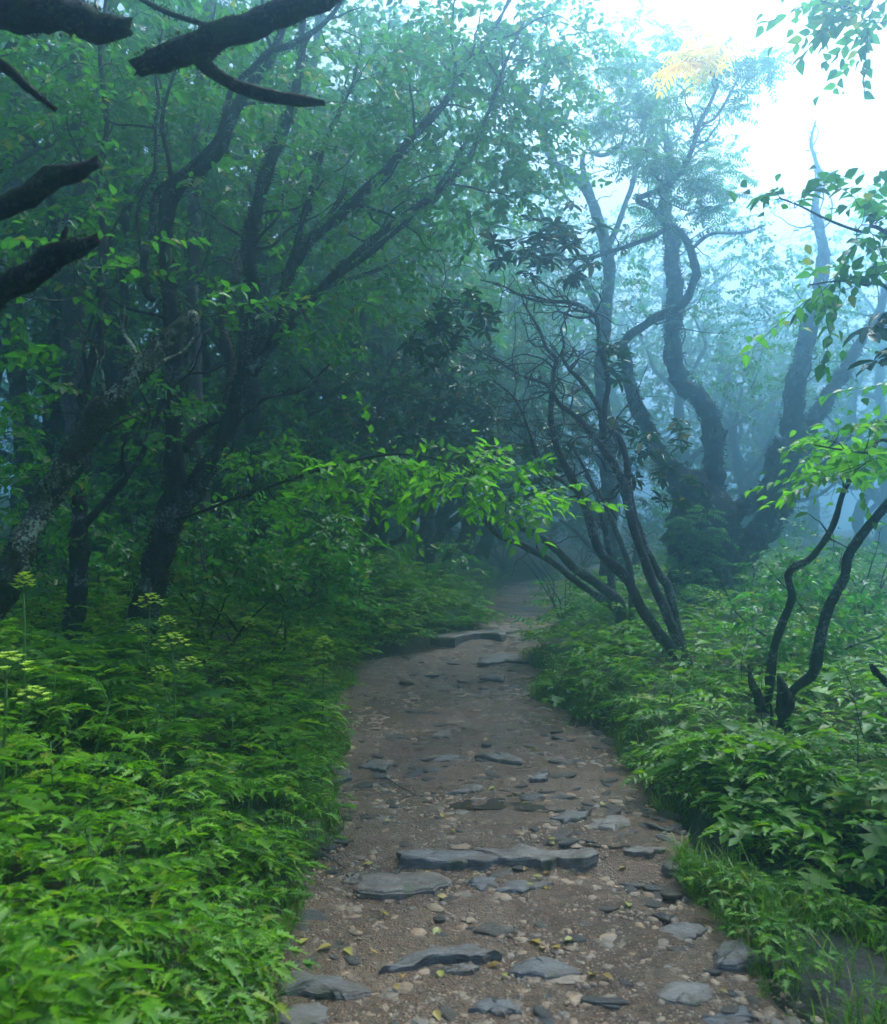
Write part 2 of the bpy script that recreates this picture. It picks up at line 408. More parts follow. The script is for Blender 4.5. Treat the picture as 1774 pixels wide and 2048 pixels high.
def flat_stone(outline_px, h, label, thick=.09, seed=0, tilt=(0, 0), m='slab', layers=3):
    pts = np.array([onground(u, v) for u, v in outline_px]); c = pts.mean(0)
    me = slab_mesh('flat_stone', pts[:, :2] - c[:2], h, max(thick, h + .05), seed, M[m], layers, tilt)
    o = link('flat_stone', me, None, (c[0], c[1], gz(c[0], c[1])))
    return tag(o, label, 'stone', 'flat stones set in the trail')
STONES = [
    ([(795, 1722), (860, 1712), (960, 1708), (1000, 1712), (1003, 1735), (930, 1745), (850, 1742), (800, 1735)], .06, 'long grey step stone spanning the trail, its left half', .13, (0, -.05)),
    ([(945, 1705), (1010, 1700), (1090, 1706), (1160, 1716), (1210, 1728), (1180, 1742), (1090, 1742), (1005, 1735)], .055, 'long dark grey step stone with rounded right end across the trail', .13, (.02, -.05)),
    ([(712, 1790), (725, 1752), (800, 1742), (880, 1745), (905, 1765), (885, 1785), (800, 1802), (740, 1800)], .035, 'broad flat slab with mossy crack just below the step stones', .1, (0, -.08)),
    ([(930, 1772), (960, 1757), (1000, 1760), (1002, 1778), (960, 1785)], .02, 'small dark flat stone beside the broad mossy slab', .06, (0, 0)),
    ([(985, 1790), (1010, 1762), (1080, 1765), (1110, 1778), (1060, 1792)], .012, 'pale grey sunken flat stone below the step stones', .06, (0, 0)),
    ([(680, 1770), (700, 1752), (722, 1756), (715, 1772), (690, 1776)], .03, 'small blue-black cube-like stone left of the broad slab', .07, (0, 0)),
    ([(755, 1955), (810, 1925), (880, 1908), (950, 1905), (1000, 1922), (960, 1930), (890, 1930), (820, 1950)], .06, 'curved dark ridged rock rising from the trail near the bottom', .1, (.02, -.1)),
    ([(880, 1955), (905, 1938), (945, 1935), (955, 1950), (930, 1960)], .03, 'small pale triangular stone tucked under the curved dark rock', .06, (0, 0)),
    ([(1010, 1955), (1030, 1932), (1090, 1928), (1150, 1940), (1165, 1958), (1100, 1965)], .025, 'blue-grey wet flat stone right of the curved dark rock', .08, (0, 0)),
    ([(545, 1965), (600, 1950), (680, 1965), (755, 1992), (700, 2005), (600, 1998), (550, 1985)], .03, 'large grey slab at the left edge of the trail, near the bottom', .09, (0, -.02)),
    ([(545, 2048), (575, 2020), (640, 2018), (665, 2046), (600, 2070)], .025, 'flat grey stone at the bottom edge below the large left slab', .06, (0, 0)),
    ([(940, 2030), (960, 2012), (1020, 2015), (1050, 2030), (1000, 2040)], .02, 'thin grey stone at the bottom edge of the trail centre', .05, (0, 0)),
    ([(1310, 1995), (1340, 1972), (1410, 1972), (1440, 1990), (1390, 2015), (1330, 2008)], .02, 'blue-grey wet flat stone at lower right of the trail', .06, (0, 0)),
    ([(1390, 2048), (1420, 2018), (1490, 2020), (1510, 2050), (1440, 2070)], .02, 'flat brown-grey stone in the lower right corner of the trail', .06, (0, 0)),
    ([(1300, 1880), (1320, 1858), (1380, 1855), (1412, 1868), (1390, 1882), (1330, 1888)], .02, 'pale smooth stone at the edge of the grass tongue', .08, (0, 0)),
    ([(1430, 1940), (1440, 1905), (1480, 1900), (1515, 1935), (1480, 1950)], .07, 'dark angular rock half buried in the grass beside the trail', .12, (.1, 0)),
    ([(1100, 1640), (1130, 1622), (1175, 1628), (1172, 1642), (1130, 1650)], .03, 'pitted wet stone in the rivulet above the step stones', .08, (0, 0)),
    ([(1155, 1660), (1190, 1640), (1225, 1640), (1200, 1662)], .03, 'narrow tilted stone leaning on its neighbour in the rivulet', .07, (.05, 0)),
    ([(1195, 1662), (1215, 1640), (1250, 1638), (1262, 1655), (1230, 1668)], .045, 'grey pointed stone at the right of the rivulet pair', .08, (0, 0)),
    ([(1250, 1710), (1275, 1690), (1330, 1685), (1335, 1705), (1300, 1720)], .04, 'brown square stone where the rivulet leaves the trail', .08, (0, 0)),
    ([(1325, 1748), (1335, 1728), (1365, 1732), (1368, 1750), (1340, 1758)], .05, 'reddish block of stone beside the dark log in the ditch', .09, (0, 0)),
    ([(1360, 1745), (1400, 1732), (1460, 1755), (1465, 1772), (1400, 1765)], .05, 'long dark stone lying along the ditch', .1, (0, 0)),
    ([(900, 1592), (930, 1572), (970, 1578), (960, 1590)], .03, 'flat greenish stone in the puddle at the trail middle', .05, (0, 0)),
    ([(640, 1570), (660, 1535), (700, 1545), (700, 1565)], .05, 'pale rounded rock at the foot of the left bank', .1, (0, 0)),
    ([(580, 1660), (600, 1640), (635, 1645), (640, 1665), (605, 1672)], .05, 'mossy rounded rock half hidden by plants on the left bank', .1, (0, 0)),
    ([(720, 1540), (750, 1520), (780, 1535), (770, 1550)], .04, 'brown flat stone below the left bank at mid trail', .08, (0, 0)),
    ([(955, 1332), (970, 1305), (1030, 1308), (1060, 1318), (1050, 1330), (1010, 1326), (975, 1336)], .05, 'low rock ledge crossing the trail at its bend', .2, (0, 0)),
    ([(868, 1290), (890, 1256), (930, 1240), (975, 1248), (1014, 1266), (1000, 1284), (955, 1278), (915, 1294)], .12, 'big flat-topped misty boulder at the bend of the trail', .45, (.02, 0)),
    ([(960, 1362), (975, 1352), (1010, 1356), (1005, 1366)], .06, 'flat stone on the right of the trail before the bend', .1, (0, 0)),
    ([(865, 1478), (880, 1465), (905, 1466), (900, 1480)], .05, 'small stone standing alone at mid trail', .08, (0, 0)),
    ([(1060, 1568), (1075, 1552), (1098, 1555), (1092, 1566)], .05, 'small angular stone right of the shallow stone rib', .08, (0, 0)),
    ([(840, 1522), (900, 1514), (950, 1516), (940, 1524), (880, 1526)], .035, 'thin rib of rock crossing the trail, left piece', .08, (0, 0)),
    ([(950, 1518), (990, 1510), (1045, 1522), (1040, 1532), (990, 1527)], .045, 'thin dark rib of rock crossing the trail, right piece', .09, (0, 0)),
]
for k, (o, h, lab, th, ti) in enumerate(STONES): flat_stone(o, h * .62, lab, th, 100 + k, ti)

# stone pieces of the path: 300 picked out, the rest as gravel
protos = []
for k in range(12):
    r = np.random.default_rng(k); n = r.integers(6, 9); a = np.sort(r.uniform(0, 2 * PI, n)) ; a = np.linspace(0, 2 * PI, n, endpoint=False) + r.uniform(-.25, .25, n)
    rad = r.uniform(.7, 1.1, n); o = np.c_[np.cos(a) * rad, np.sin(a) * rad * r.uniform(.45, .8)]
    tz = r.uniform(-.1, .12, n)
    v = np.vstack([[[0, 0, .30]], np.c_[o * .8, .26 + tz], np.c_[o, .12 + tz * .5], np.c_[o * .96, -.25 + 0 * tz]])
    t = [(0, 1 + i, 1 + (i + 1) % n) for i in range(n)]; q = []
    for lv in (0, 1):
        for i in range(n):
            a0 = 1 + lv * n; q.append((a0 + i, a0 + n + i, a0 + n + (i + 1) % n, a0 + (i + 1) % n))
    protos.append((v, np.array(t), np.array(q)))
def proto_mesh(k, m):
    mb = MB(); mb.add(*protos[k][:1], protos[k][1], protos[k][2]); return mb.mesh('stone', m, smooth=False)
smeshes = [proto_mesh(k, M['stone']) for k in range(12)]
def path_pts(n, y0, y1, pw=1.0, margin=.02):
    y = y0 + (y1 - y0) * rng.random(n) ** pw; s = rng.random(n)
    a, b = xl(y) - margin, xr(y) + margin
    x = a + (b - a) * s; return x, y
# clustered: more stones at the step, the rivulet, the edges
cand = []
for (n, y0, y1, xa, xb) in ((70, 2.5, 4, 0, 1), (50, 4.2, 5.2, 0, 1), (30, 4.2, 4.9, .6, 1.05), (60, 5.2, 6.6, 0, 1), (40, 6.6, 10, 0, 1), (30, 2.6, 5.5, -.03, .1), (20, 2.8, 4.4, .85, 1.05)):
    y = rng.uniform(y0, y1, n); s = rng.uniform(xa, xb, n); x = xl(y) + (xr(y) - xl(y)) * s; cand += list(zip(x, y))
for k, (x, y) in enumerate(cand):
    o = link('stone', smeshes[k % 12], path); s = rng.uniform(.02, .06) * (1.7 if rng.random() < .18 else 1) * (1 if y < 5 else 1.4)
    o.location = (x, y, gz(x, y) + .004); o.rotation_euler = (rng.normal() * .12, rng.normal() * .12, rng.uniform(0, 6.28)); o.scale = (s, s, s * rng.uniform(.2, .6))
mb = MB(); n = 23000; x, y = path_pts(n, 2.2, 13, 1.5, .06)
keep = NZ[6](np.c_[x * 1.3, y * 1.3, 0 * x]) + rng.normal(size=n) * .5 > -.4; x, y = x[keep], y[keep]; n = len(x)
z = ground_z(x, y) + .003; a = rng.uniform(0, 6.28, n); s = np.exp(rng.normal(math.log(.0078), .5, n)) * (1 + .1 * np.maximum(y - 4, 0)) * np.where(rng.random(n) < .2, rng.uniform(1.8, 3.4, n), 1)
for k in range(10):
    r = np.random.default_rng(k + 90); m = 5 + k % 2; b = np.linspace(0, 2 * PI, m, endpoint=False) + r.uniform(-.3, .3, m); rad = r.uniform(.7, 1.1, m); o = np.c_[np.cos(b) * rad, np.sin(b) * rad * r.uniform(.5, .9)]
    pv = np.vstack([np.c_[o * .75, .28 + r.uniform(-.1, .12, m)], np.c_[o, np.full(m, -.2)], [[0, 0, .34]]]); pt = np.array([(2 * m, i, (i + 1) % m) for i in range(m)]); pq = np.array([(i, m + i, m + (i + 1) % m, (i + 1) % m) for i in range(m)])
    idx = np.arange(n)[np.arange(n) % 10 == k]
    ca, sa = np.cos(a[idx])[:, None], np.sin(a[idx])[:, None]; ss = s[idx][:, None]
    v = np.stack([(pv[:, 0] * ca - pv[:, 1] * sa) * ss + x[idx][:, None], (pv[:, 0] * sa + pv[:, 1] * ca) * ss + y[idx][:, None], pv[:, 2] * np.minimum(ss * .8, .011) + z[idx][:, None]], -1)
    off = (np.arange(len(idx)) * len(pv))[:, None, None]
    mb.add(v, (pt[None] + off).reshape(-1, 3), (pq[None] + off).reshape(-1, 4))
tag(link('gravel', mb.mesh('gravel', M['gravel'], smooth=False), path), kind='stuff')

def puddle(loop, lift):
    pts = np.array([onground(u, v) for u, v in loop]); c = pts.mean(0); z = np.min([gz(p[0], p[1]) for p in pts]) + lift
    n = 40; P2 = np.vstack([pts, pts[:1]])[:, :2]; sg = np.r_[0, np.cumsum(np.linalg.norm(np.diff(P2, axis=0), axis=1))]
    t = np.linspace(0, sg[-1], n, endpoint=False); e = np.c_[np.interp(t, sg, P2[:, 0]), np.interp(t, sg, P2[:, 1])]
    mb = MB(); mb.add(np.vstack([[[c[0], c[1], z]], np.c_[e, np.full(n, z)]]), [(0, 1 + i, 1 + (i + 1) % n) for i in range(n)])
    tag(link('puddle', mb.mesh('puddle', M['water'])), kind='structure')
puddle([(800, 1600), (900, 1565), (1060, 1572), (1190, 1600), (1180, 1640), (1040, 1625), (900, 1620)], .012)
puddle([(1120, 1690), (1180, 1668), (1300, 1672), (1320, 1690), (1230, 1702)], .012)

# ---------------------------------------------------------------- trees
class Tree:
    def __init__(s, name, label, barkm, base, cat='tree', group=None, wk=1.0):
        s.wk = wk
        s.name, s.label, s.bark, s.cat, s.group = name, label, barkm, cat, group
        s.base = np.asarray(base, float); s.limbs = []; s.sk = []; s.leaf = []; s.tw = MB(); s.cr = MB(); s.ntw = 0
    def limb(s, pts, D0, D1=None, lump=.14, freq=5, taper_to=None, wob=.0):
        """pts: (u, v, width in px) along the limb, depth D0 at its start and D1 at its end"""
        D1 = D0 if D1 is None else D1; n = len(pts); rows = []
        for i, (u, v, w) in enumerate(pts):
            D = D0 + (D1 - D0) * i / (n - 1); p = px(u, v, D); rows.append((*p, s.wk * w * D / FPX / 2))
        return s.limb3(rows, lump, freq)
    def limb3(s, rows, lump=.14, freq=5, step=None):
        rows = np.asarray(rows, float); r = rows[:, 3].max()
        q = spline(rows, step or max(.022, r * .3))
        q[:, :3] += (np.stack([NZ[1](q[:, :3] * 2.2), NZ[2](q[:, :3] * 2.2), NZ[3](q[:, :3] * 2.2)], -1) * np.minimum(q[:, 3:4] * .6, .04))
        s.limbs.append((q, lump, freq)); s.sk.append(q); return q
    def side(s, q, n, L, t0=.3, up=.4, r=None, crook=.25, fwd=.6, sub=1, rg=rng):
        """n smaller branches springing from limb q"""
        out = []
        for _ in range(n):
            i = int(len(q) * rg.uniform(t0, .98)); i = min(i, len(q) - 2)
            t = unit(q[i + 1, :3] - q[i, :3]); d = unit(t * fwd + rg.normal(size=3) * .7 + np.array((0, 0, up)))
            l = L * rg.uniform(.5, 1.2); r0 = min(q[i, 3] * .55, r or .02); m = 6; p = q[i, :3].copy(); rows = [(*p, r0)]
            for k in range(m):
                d = unit(d + rg.normal(size=3) * crook + np.array((0, 0, up * .1))); p = p + d * l / m; rows.append((*p, r0 * (1 - .75 * (k + 1) / m)))
            qq = spline(np.array(rows), .06); s.sk.append(qq); tube(s.tw, qq[:, :3], qq[:, 3], 5); s.ntw += 1; out.append(qq)
        return out
    def pool(s):
        return np.vstack([q[len(q) // 6:] if len(s.sk) < 2 else q[int(len(q) * .25):] for q in s.sk])
    def fill(s, blobs, kind, rg=rng, maxd=2.5):
        """blobs: (u, v, ru, rv, D, rd, count) regions of foliage; every spray grows on its own twig from the nearest wood"""
        S = []
        for (u, v, ru, rv, D, rd, n) in blobs:
            for _ in range(n):
                while True:
                    a = rg.uniform(-1, 1, 3)
                    if a @ a < 1: break
                S.append(px(u + a[0] * ru, v + a[1] * rv, max(1.2, D + a[2] * rd)))
        return s.grow(S, kind, rg, maxd)
    def grow(s, S, kind, rg=rng, maxd=2.5):
        pool = s.pool()[:, :3]; S = np.array(S)
        d0 = np.sqrt(((S[:, None, :] - pool[None, ::3]) ** 2).sum(-1)).min(1); extra = []
        for k in np.argsort(d0):
            P = np.vstack([pool] + extra) if extra else pool
            dd = np.linalg.norm(P - S[k], axis=1) + np.maximum(0, P[:, 2] - S[k][2]) * .4; i = dd.argmin(); Q = P[i]; dist = np.linalg.norm(S[k] - Q)
            if dist > maxd: continue
            dr = unit(S[k] - Q); n = max(3, int(dist / .09))
            t = np.linspace(0, 1, n + 1)[:, None]; c = Q + (S[k] - Q) * t
            c = c + np.sin(t * PI) * (rg.normal(size=3) * .08 * dist + np.array((0, 0, -.05 * dist))) + np.sin(t * PI * 3) * rg.normal(size=3) * .03 * dist
            tube(s.tw, c, np.linspace(.0035 + .005 * dist, .002, n + 1), 3 if dist < .6 else 4)
            extra.append(c[1:]); s.spray(kind, S[k], unit(dr + rg.normal(size=3) * .35), rg)
    def spray(s, kind, p, d, rg):
        if kind in ('birch', 'bright', 'farleaf'):
            d = unit(d * np.array((1, 1, .45)) + np.array((0, 0, -.08))); nrm = unit(np.array((0, 0, 1.)) + rg.normal(size=3) * .33)
            L = rg.uniform(.28, .55); sz = {'birch': .085, 'bright': .085, 'farleaf': .15}[kind]
            n = {'birch': 13, 'bright': 11, 'farleaf': 9}[kind]
            sd = unit(np.cross(d, nrm)); t = (np.arange(n) + rg.uniform(0, .5, n)) / n; sg = np.where(np.arange(n) % 2 == 0, 1., -1.)
            cur = p + d * L * t[:, None] + np.array((0, 0, -.12)) * (t ** 2)[:, None] * L
            if n: tube(s.tw, cur[::3], np.linspace(.0025, .001, len(cur[::3])), 3)
            ld = d * .7 + sd * sg[:, None] * .75 + rg.normal(size=(n, 3)) * .22 + np.array((0, 0, -.22))
            ln = nrm + rg.normal(size=(n, 3)) * .3; ll = sz * rg.uniform(.65, 1.2, n)
            s.leaf.append((kind, cur, ld, ln, ll, ll * (.62 if kind != 'bright' else .5)))
            k = n // 2; q = cur[rg.integers(0, n, k)] + rg.normal(size=(k, 3)) * .07
            s.leaf.append((kind, q, rg.normal(size=(k, 3)) + d + np.array((0, 0, -.3)), nrm + rg.normal(size=(k, 3)) * .5, sz * rg.uniform(.5, 1, k), sz * .5))
        elif kind == 'rhodo':
            n = int(rg.integers(8, 13)); a = np.arange(n) * 2.4 + rg.uniform(0, 6); up = unit(np.array((0, 0, 1.)) + d * .5 + rg.normal(size=3) * .2)
            e1 = unit(np.cross(up, (0.3, 1, .1))); e2 = np.cross(up, e1); rad = np.cos(a)[:, None] * e1 + np.sin(a)[:, None] * e2
            ld = rad + up * rg.uniform(-.45, .35, n)[:, None]; ll = rg.uniform(.1, .155, n)
            s.leaf.append((kind, p + up * rg.uniform(-.03, .02, n)[:, None], ld, up + rg.normal(size=(n, 3)) * .15, ll, ll * .36))
        elif kind in ('rowan', 'yellow'):
            n = int(rg.integers(4, 7)); a = np.arange(n) * 2.4 + rg.uniform(0, 6); up = unit(np.array((0, 0, 1.)) + rg.normal(size=3) * .3)
            e1 = unit(np.cross(up, (0.3, 1, .1))); e2 = np.cross(up, e1)
            for j in range(n):
                r0 = unit(np.cos(a[j]) * e1 + np.sin(a[j]) * e2 + up * rg.uniform(-.1, .5)); big = 1.55 if kind == 'yellow' else 1.0; L = rg.uniform(.2, .3) * big; m = 7
                t = np.linspace(.2, 1, m); cur = p + r0 * L * t[:, None] + np.array((0, 0, -.35)) * (t ** 2)[:, None] * L
                tube(s.tw, np.vstack([p, cur]), np.linspace(.002, .001, m + 1), 3)
                sd = unit(np.cross(r0, up)); tg = unit(np.gradient(cur, axis=0)); ll = .075 * big * (1 - .35 * np.abs(t - .55))
                for sg in (1, -1): s.leaf.append((kind, cur, tg * .45 + sd * sg + np.array((0, 0, -.25)), up + rg.normal(size=(m, 3)) * .15, ll, ll * .36))
                s.leaf.append((kind, cur[-1:], tg[-1:], up[None], ll[-1:], ll[-1:] * .4))
    MATS = {'birch': ('birch_leaf', 'birch'), 'bright': ('bright_leaf', 'birch'), 'farleaf': ('birch_leaf', 'far'), 'rhodo': ('rhodo_leaf', 'rhodo'), 'rowan': ('rowan_leaf', 'leaflet'), 'yellow': ('yellow_leaf', 'leaflet')}
    def build(s, pick=0, sides=12, moss=0, mlen=.018):
        root = link(s.name, None, None, s.base); root.empty_display_size = .2
        tag(root, s.label, s.cat, s.group)
        for k, (q, lump, fr) in enumerate(s.limbs):
            mb = MB(); nz = Noise(k + 31); tube(mb, q[:, :3], q[:, 3], sides if q[:, 3].max() > .03 else 8, lump, nz, fr, cap0=True, broken=q[-1, 3] > .008)
            part = link('trunk' if k == 0 else 'branch', mb.mesh('trunk' if k == 0 else 'branch', s.bark, s.base), root)
            if moss and q[:, 3].max() > .008:
                r = np.random.default_rng(k); seg = np.linalg.norm(np.diff(q[:, :3], axis=0), axis=1); m = int(moss * (seg * q[1:, 3]).sum() * 6.3)
                if m > 8:
                    i = r.choice(len(seg), m, p=seg * q[1:, 3] / (seg * q[1:, 3]).sum()); pt = q[i, :3] + (q[i + 1, :3] - q[i, :3]) * r.random((m, 1))
                    keep = nz(pt * 9) + r.normal(size=m) * .35 > -.1; pt, i = pt[keep], i[keep]; m = len(i)
                    if m < 3: continue
                    T = unit(q[i + 1, :3] - q[i, :3]); w = r.normal(size=(m, 3)) + np.array((0, 0, .35)); w = unit(w - T * (w * T).sum(1, keepdims=True))
                    mo = MB(); leaves(mo, 'far', pt + w * (q[i, 3] * .96)[:, None], w + r.normal(size=(m, 3)) * .55, r.normal(size=(m, 3)), mlen * r.uniform(.5, 1.5, m), mlen * .5)
                    mo_ = link('moss', mo.mesh('moss', M['moss'], s.base), part); mo_['kind'] = 'stuff'
        if s.tw.n: tag(link('twigs', s.tw.mesh('twigs', s.bark, s.base), root), kind='stuff')
        if s.leaf:
            kinds = sorted({l[0] for l in s.leaf}); cat = {k: [np.concatenate([np.broadcast_to(np.asarray(l[i], float), (len(l[1]), 3) if i < 4 else (len(l[1]),)) for l in s.leaf if l[0] == k]) for i in range(1, 6)] for k in kinds}
            for k in kinds:
                pos, d, n, ll, ww = cat[k]; sel = np.zeros(len(pos), bool)
                if pick:
                    # the leaves that show largest become parts of their own
                    rel = pos - np.array((0, 0, CAM_Z)); uu = 887 + FPX * rel[:, 0] / rel[:, 1]; vv = 1150 - FPX * rel[:, 2] / rel[:, 1]
                    score = ll / rel[:, 1] * ((uu > 0) & (uu < 1774) & (vv > 0) & (vv < 2048)); sel[np.argsort(-score)[:pick]] = True
                    m, sh = s.MATS[k]
                    tv, t3, t4 = LEAF[sh]; key = 'leaf_' + k
                    me = bpy.data.meshes.get(key)
                    if me is None:
                        mb = MB(); mb.add(tv, t3, t4); me = mb.mesh(key, M[m])
                    for i in np.where(sel)[0]:
                        dd = unit(d[i]); sx = unit(np.cross(dd, n[i])); nn = np.cross(sx, dd)
                        o = link('leaf', me, root)
                        o.matrix_local = Matrix(((*(sx * 0),), (0, 0, 0), (0, 0, 0))).to_4x4() if False else Matrix((
                            (sx[0] * ww[i], dd[0] * ll[i], nn[0] * ll[i], pos[i][0] - s.base[0]), (sx[1] * ww[i], dd[1] * ll[i], nn[1] * ll[i], pos[i][1] - s.base[1]),
                            (sx[2] * ww[i], dd[2] * ll[i], nn[2] * ll[i], pos[i][2] - s.base[2]), (0, 0, 0, 1)))
                r = ~sel
                if r.any():
                    mb = MB(); m, sh = s.MATS[k]; leaves(mb, sh, pos[r], d[r], n[r], ll[r], ww[r])
                    tag(link('crown', mb.mesh('crown', M[m], s.base), root), kind='stuff')
        s.root = root; return root

def base_at(u, v, D):
    p = px(u, v, D); return (p[0], p[1], gz(p[0], p[1]))

# leaning mossy tree, far left
t = Tree('leaning_tree', 'mossy lichen-spotted trunk leaning up from the lower left edge', M['bark_moss'], base_at(-140, 1470, 4.4), wk=.72)
t.limb([(-160, 1500, 92), (-70, 1340, 82), (0, 1212, 74), (60, 1060, 68), (115, 935, 68), (190, 830, 68), (250, 765, 60), (330, 690, 52), (375, 652, 46), (395, 636, 34)], 4.4, 4.9, .2, 9)
t.limb([(190, 830, 16), (205, 770, 10), (190, 700, 7), (150, 640, 5)], 4.6, 4.4)
t.side(t.limbs[0][0], 4, .6, .5, .3, .02)
t.fill([(200, 540, 200, 130, 4.9, .6, 6), (70, 640, 90, 100, 4.7, .5, 4), (400, 610, 80, 40, 5.0, .3, 3)], 'birch')
t.build(60, 16, 3500, .022)

# twin-stemmed tree
t = Tree('twin_stem_tree', 'dark lichen-flecked tree forking low into two stems, left of the trail', M['bark_lichen'], base_at(268, 1370, 6.2), wk=.62)
A = t.limb([(262, 1390, 125), (280, 1290, 105), (305, 1180, 96), (330, 1080, 88), (343, 1010, 70), (345, 940, 62), (350, 850, 56), (352, 740, 60), (348, 640, 52), (335, 560, 48), (328, 490, 48), (348, 400, 46), (385, 350, 42), (440, 300, 36), (465, 240, 34), (490, 185, 32), (545, 105, 26), (575, 20, 22), (600, -120, 16)], 6.2, 5.9, .17, 7)
B = t.limb([(325, 1090, 70), (372, 1000, 66), (412, 930, 60), (440, 860, 52), (470, 770, 48), (492, 690, 46), (507, 610, 45), (505, 540, 44), (502, 480, 44), (512, 416, 43), (538, 330, 42), (563, 264, 38), (583, 203, 32), (604, 117, 27), (606, 30, 23), (620, -120, 16)], 6.2, 6.3, .16, 7)
B1 = t.limb([(500, 700, 40), (530, 670, 34), (573, 563, 32), (600, 517, 30), (655, 456, 30), (710, 400, 36), (761, 345, 28), (812, 284, 24), (883, 213, 22), (920, 150, 20), (962, 95, 17), (1000, 40, 14), (1040, -40, 10)], 6.2, 6.6, .3, 9)
B2 = t.limb([(492, 740, 36), (540, 690, 28), (590, 635, 26), (650, 575, 24), (700, 522, 23), (761, 470, 21), (812, 426, 20), (862, 396, 18), (915, 345, 16), (950, 290, 14), (985, 210, 12), (1015, 120, 10), (1050, 40, 8)], 6.2, 6.9, .28, 9)
B2b = t.limb([(555, 640, 22), (620, 592, 18), (690, 545, 16), (770, 480, 14), (870, 380, 12), (950, 250, 9)], 6.25, 7.2, .25, 9)
B3 = t.limb([(560, 580, 22), (594, 497, 21), (609, 431, 20), (629, 365, 19), (645, 300, 16), (665, 250, 14), (700, 180, 11), (722, 90, 9)], 6.2, 6.8, .2)
B4 = t.limb([(590, 520, 16), (620, 472, 18), (672, 412, 16), (700, 360, 10)], 6.2, 6.9, .2)
B5 = t.limb([(372, 900, 34), (395, 868, 32), (441, 818, 34), (462, 740, 32), (446, 640, 28), (472, 548, 28), (495, 490, 22), (560, 400, 16), (640, 300, 10)], 6.3, 7.4, .2)
S1 = t.limb([(310, 600, 24), (297, 585, 28), (291, 548, 27), (295, 487, 26), (307, 457, 28), (310, 395, 24), (335, 368, 25), (385, 330, 24), (426, 290, 22), (446, 254, 20), (457, 213, 19), (472, 172, 19), (512, 132, 20), (538, 104, 21), (583, 91, 21), (640, 56, 18), (680, 10, 14), (720, -60, 10)], 5.6, 5.5, .06)
t.limb([(281, 512, 8), (274, 431, 13), (290, 380, 13), (310, 335, 14), (312, 250, 12), (318, 210, 11), (310, 130, 9), (325, 60, 7)], 5.7, 5.9, .1)
t.limb([(345, 370, 18), (338, 310, 16), (325, 252, 15), (335, 190, 11), (352, 135, 10), (362, 90, 8)], 5.9, 5.9, .1)
t.limb([(312, 256, 9), (270, 252, 8), (228, 249, 7), (210, 230, 4), (200, 215, 3)], 5.8, 5.6, .1)
t.limb([(228, 249, 7), (215, 275, 6), (195, 285, 4)], 5.7, 5.6, .1)
TW = t.limb([(355, 1040, 12), (395, 1026, 11), (450, 1005, 10), (507, 985, 10), (575, 962, 9), (644, 940, 9), (740, 915, 7), (830, 910, 6), (920, 935, 5), (1000, 985, 4)], 6.0, 4.9, .05)
t.limb([(430, 880, 12), (520, 800, 12), (560, 790, 10), (610, 775, 8), (660, 730, 6)], 6.2, 6.8, .2)
for q, n, l in ((A, 8, 1.0), (B, 8, 1.0), (B1, 12, .8), (B2, 12, .8), (B3, 6, .6), (B5, 6, .7)): t.side(q, n, l, .35, .3, .016)
t.fill([(640, 160, 260, 170, 6.4, .7, 40), (900, 140, 200, 150, 6.9, .7, 75), (1080, 130, 170, 140, 7.4, .6, 60), (930, 330, 160, 110, 7.0, .5, 42), (760, 330, 170, 120, 6.7, .6, 24), (400, 330, 230, 200, 6.4, .7, 18),
        (560, 640, 150, 60, 6.1, .5, 12), (760, 600, 160, 70, 6.9, .6, 26), (1060, 300, 110, 120, 7.4, .5, 26), (850, 450, 140, 80, 7.2, .5, 26), (640, 430, 160, 120, 6.6, .6, 10), (450, 120, 150, 120, 6.2, .6, 12)], 'birch')
t.fill([(740, 930, 150, 40, 5.4, .35, 22), (930, 955, 110, 45, 5.0, .25, 19), (1020, 1005, 55, 25, 4.9, .15, 10), (620, 985, 140, 45, 5.7, .4, 12), (480, 910, 110, 60, 6.0, .4, 6)], 'bright')
t.build(150, 14, 1500, .03)

# slim stems left of the twin tree
t = Tree('slim_tree', 'slim dark tree between the leaning trunk and the twin-stemmed tree', M['bark_lichen'], base_at(150, 1300, 5.8), wk=.7)
q = t.limb([(142, 1330, 70), (150, 1220, 56), (158, 1100, 50), (165, 1000, 44), (172, 900, 36), (165, 800, 30), (200, 640, 26), (208, 500, 22), (195, 380, 20), (212, 250, 16), (205, 100, 14), (220, -80, 10)], 5.8, 6.4, .2, 8)
q2 = t.limb([(170, 1050, 24), (205, 1010, 22), (253, 955, 20), (290, 900, 18), (310, 850, 17), (335, 790, 13), (380, 740, 10)], 5.8, 6.0, .2, 8)
q3 = t.limb([(172, 880, 18), (185, 820, 16), (175, 740, 14), (168, 690, 10), (190, 620, 7)], 5.9, 5.7, .1)
for a in (q, q2): t.side(a, 7, .8, .3, .4, .014)
t.fill([(150, 500, 170, 130, 6.0, .6, 14), (130, 180, 170, 150, 6.3, .7, 34), (90, 780, 110, 100, 5.9, .5, 9), (90, 930, 110, 90, 5.6, .5, 14), (300, 820, 100, 80, 6.0, .4, 12), (330, 100, 140, 130, 6.5, .6, 24)], 'birch')
t.build(60)

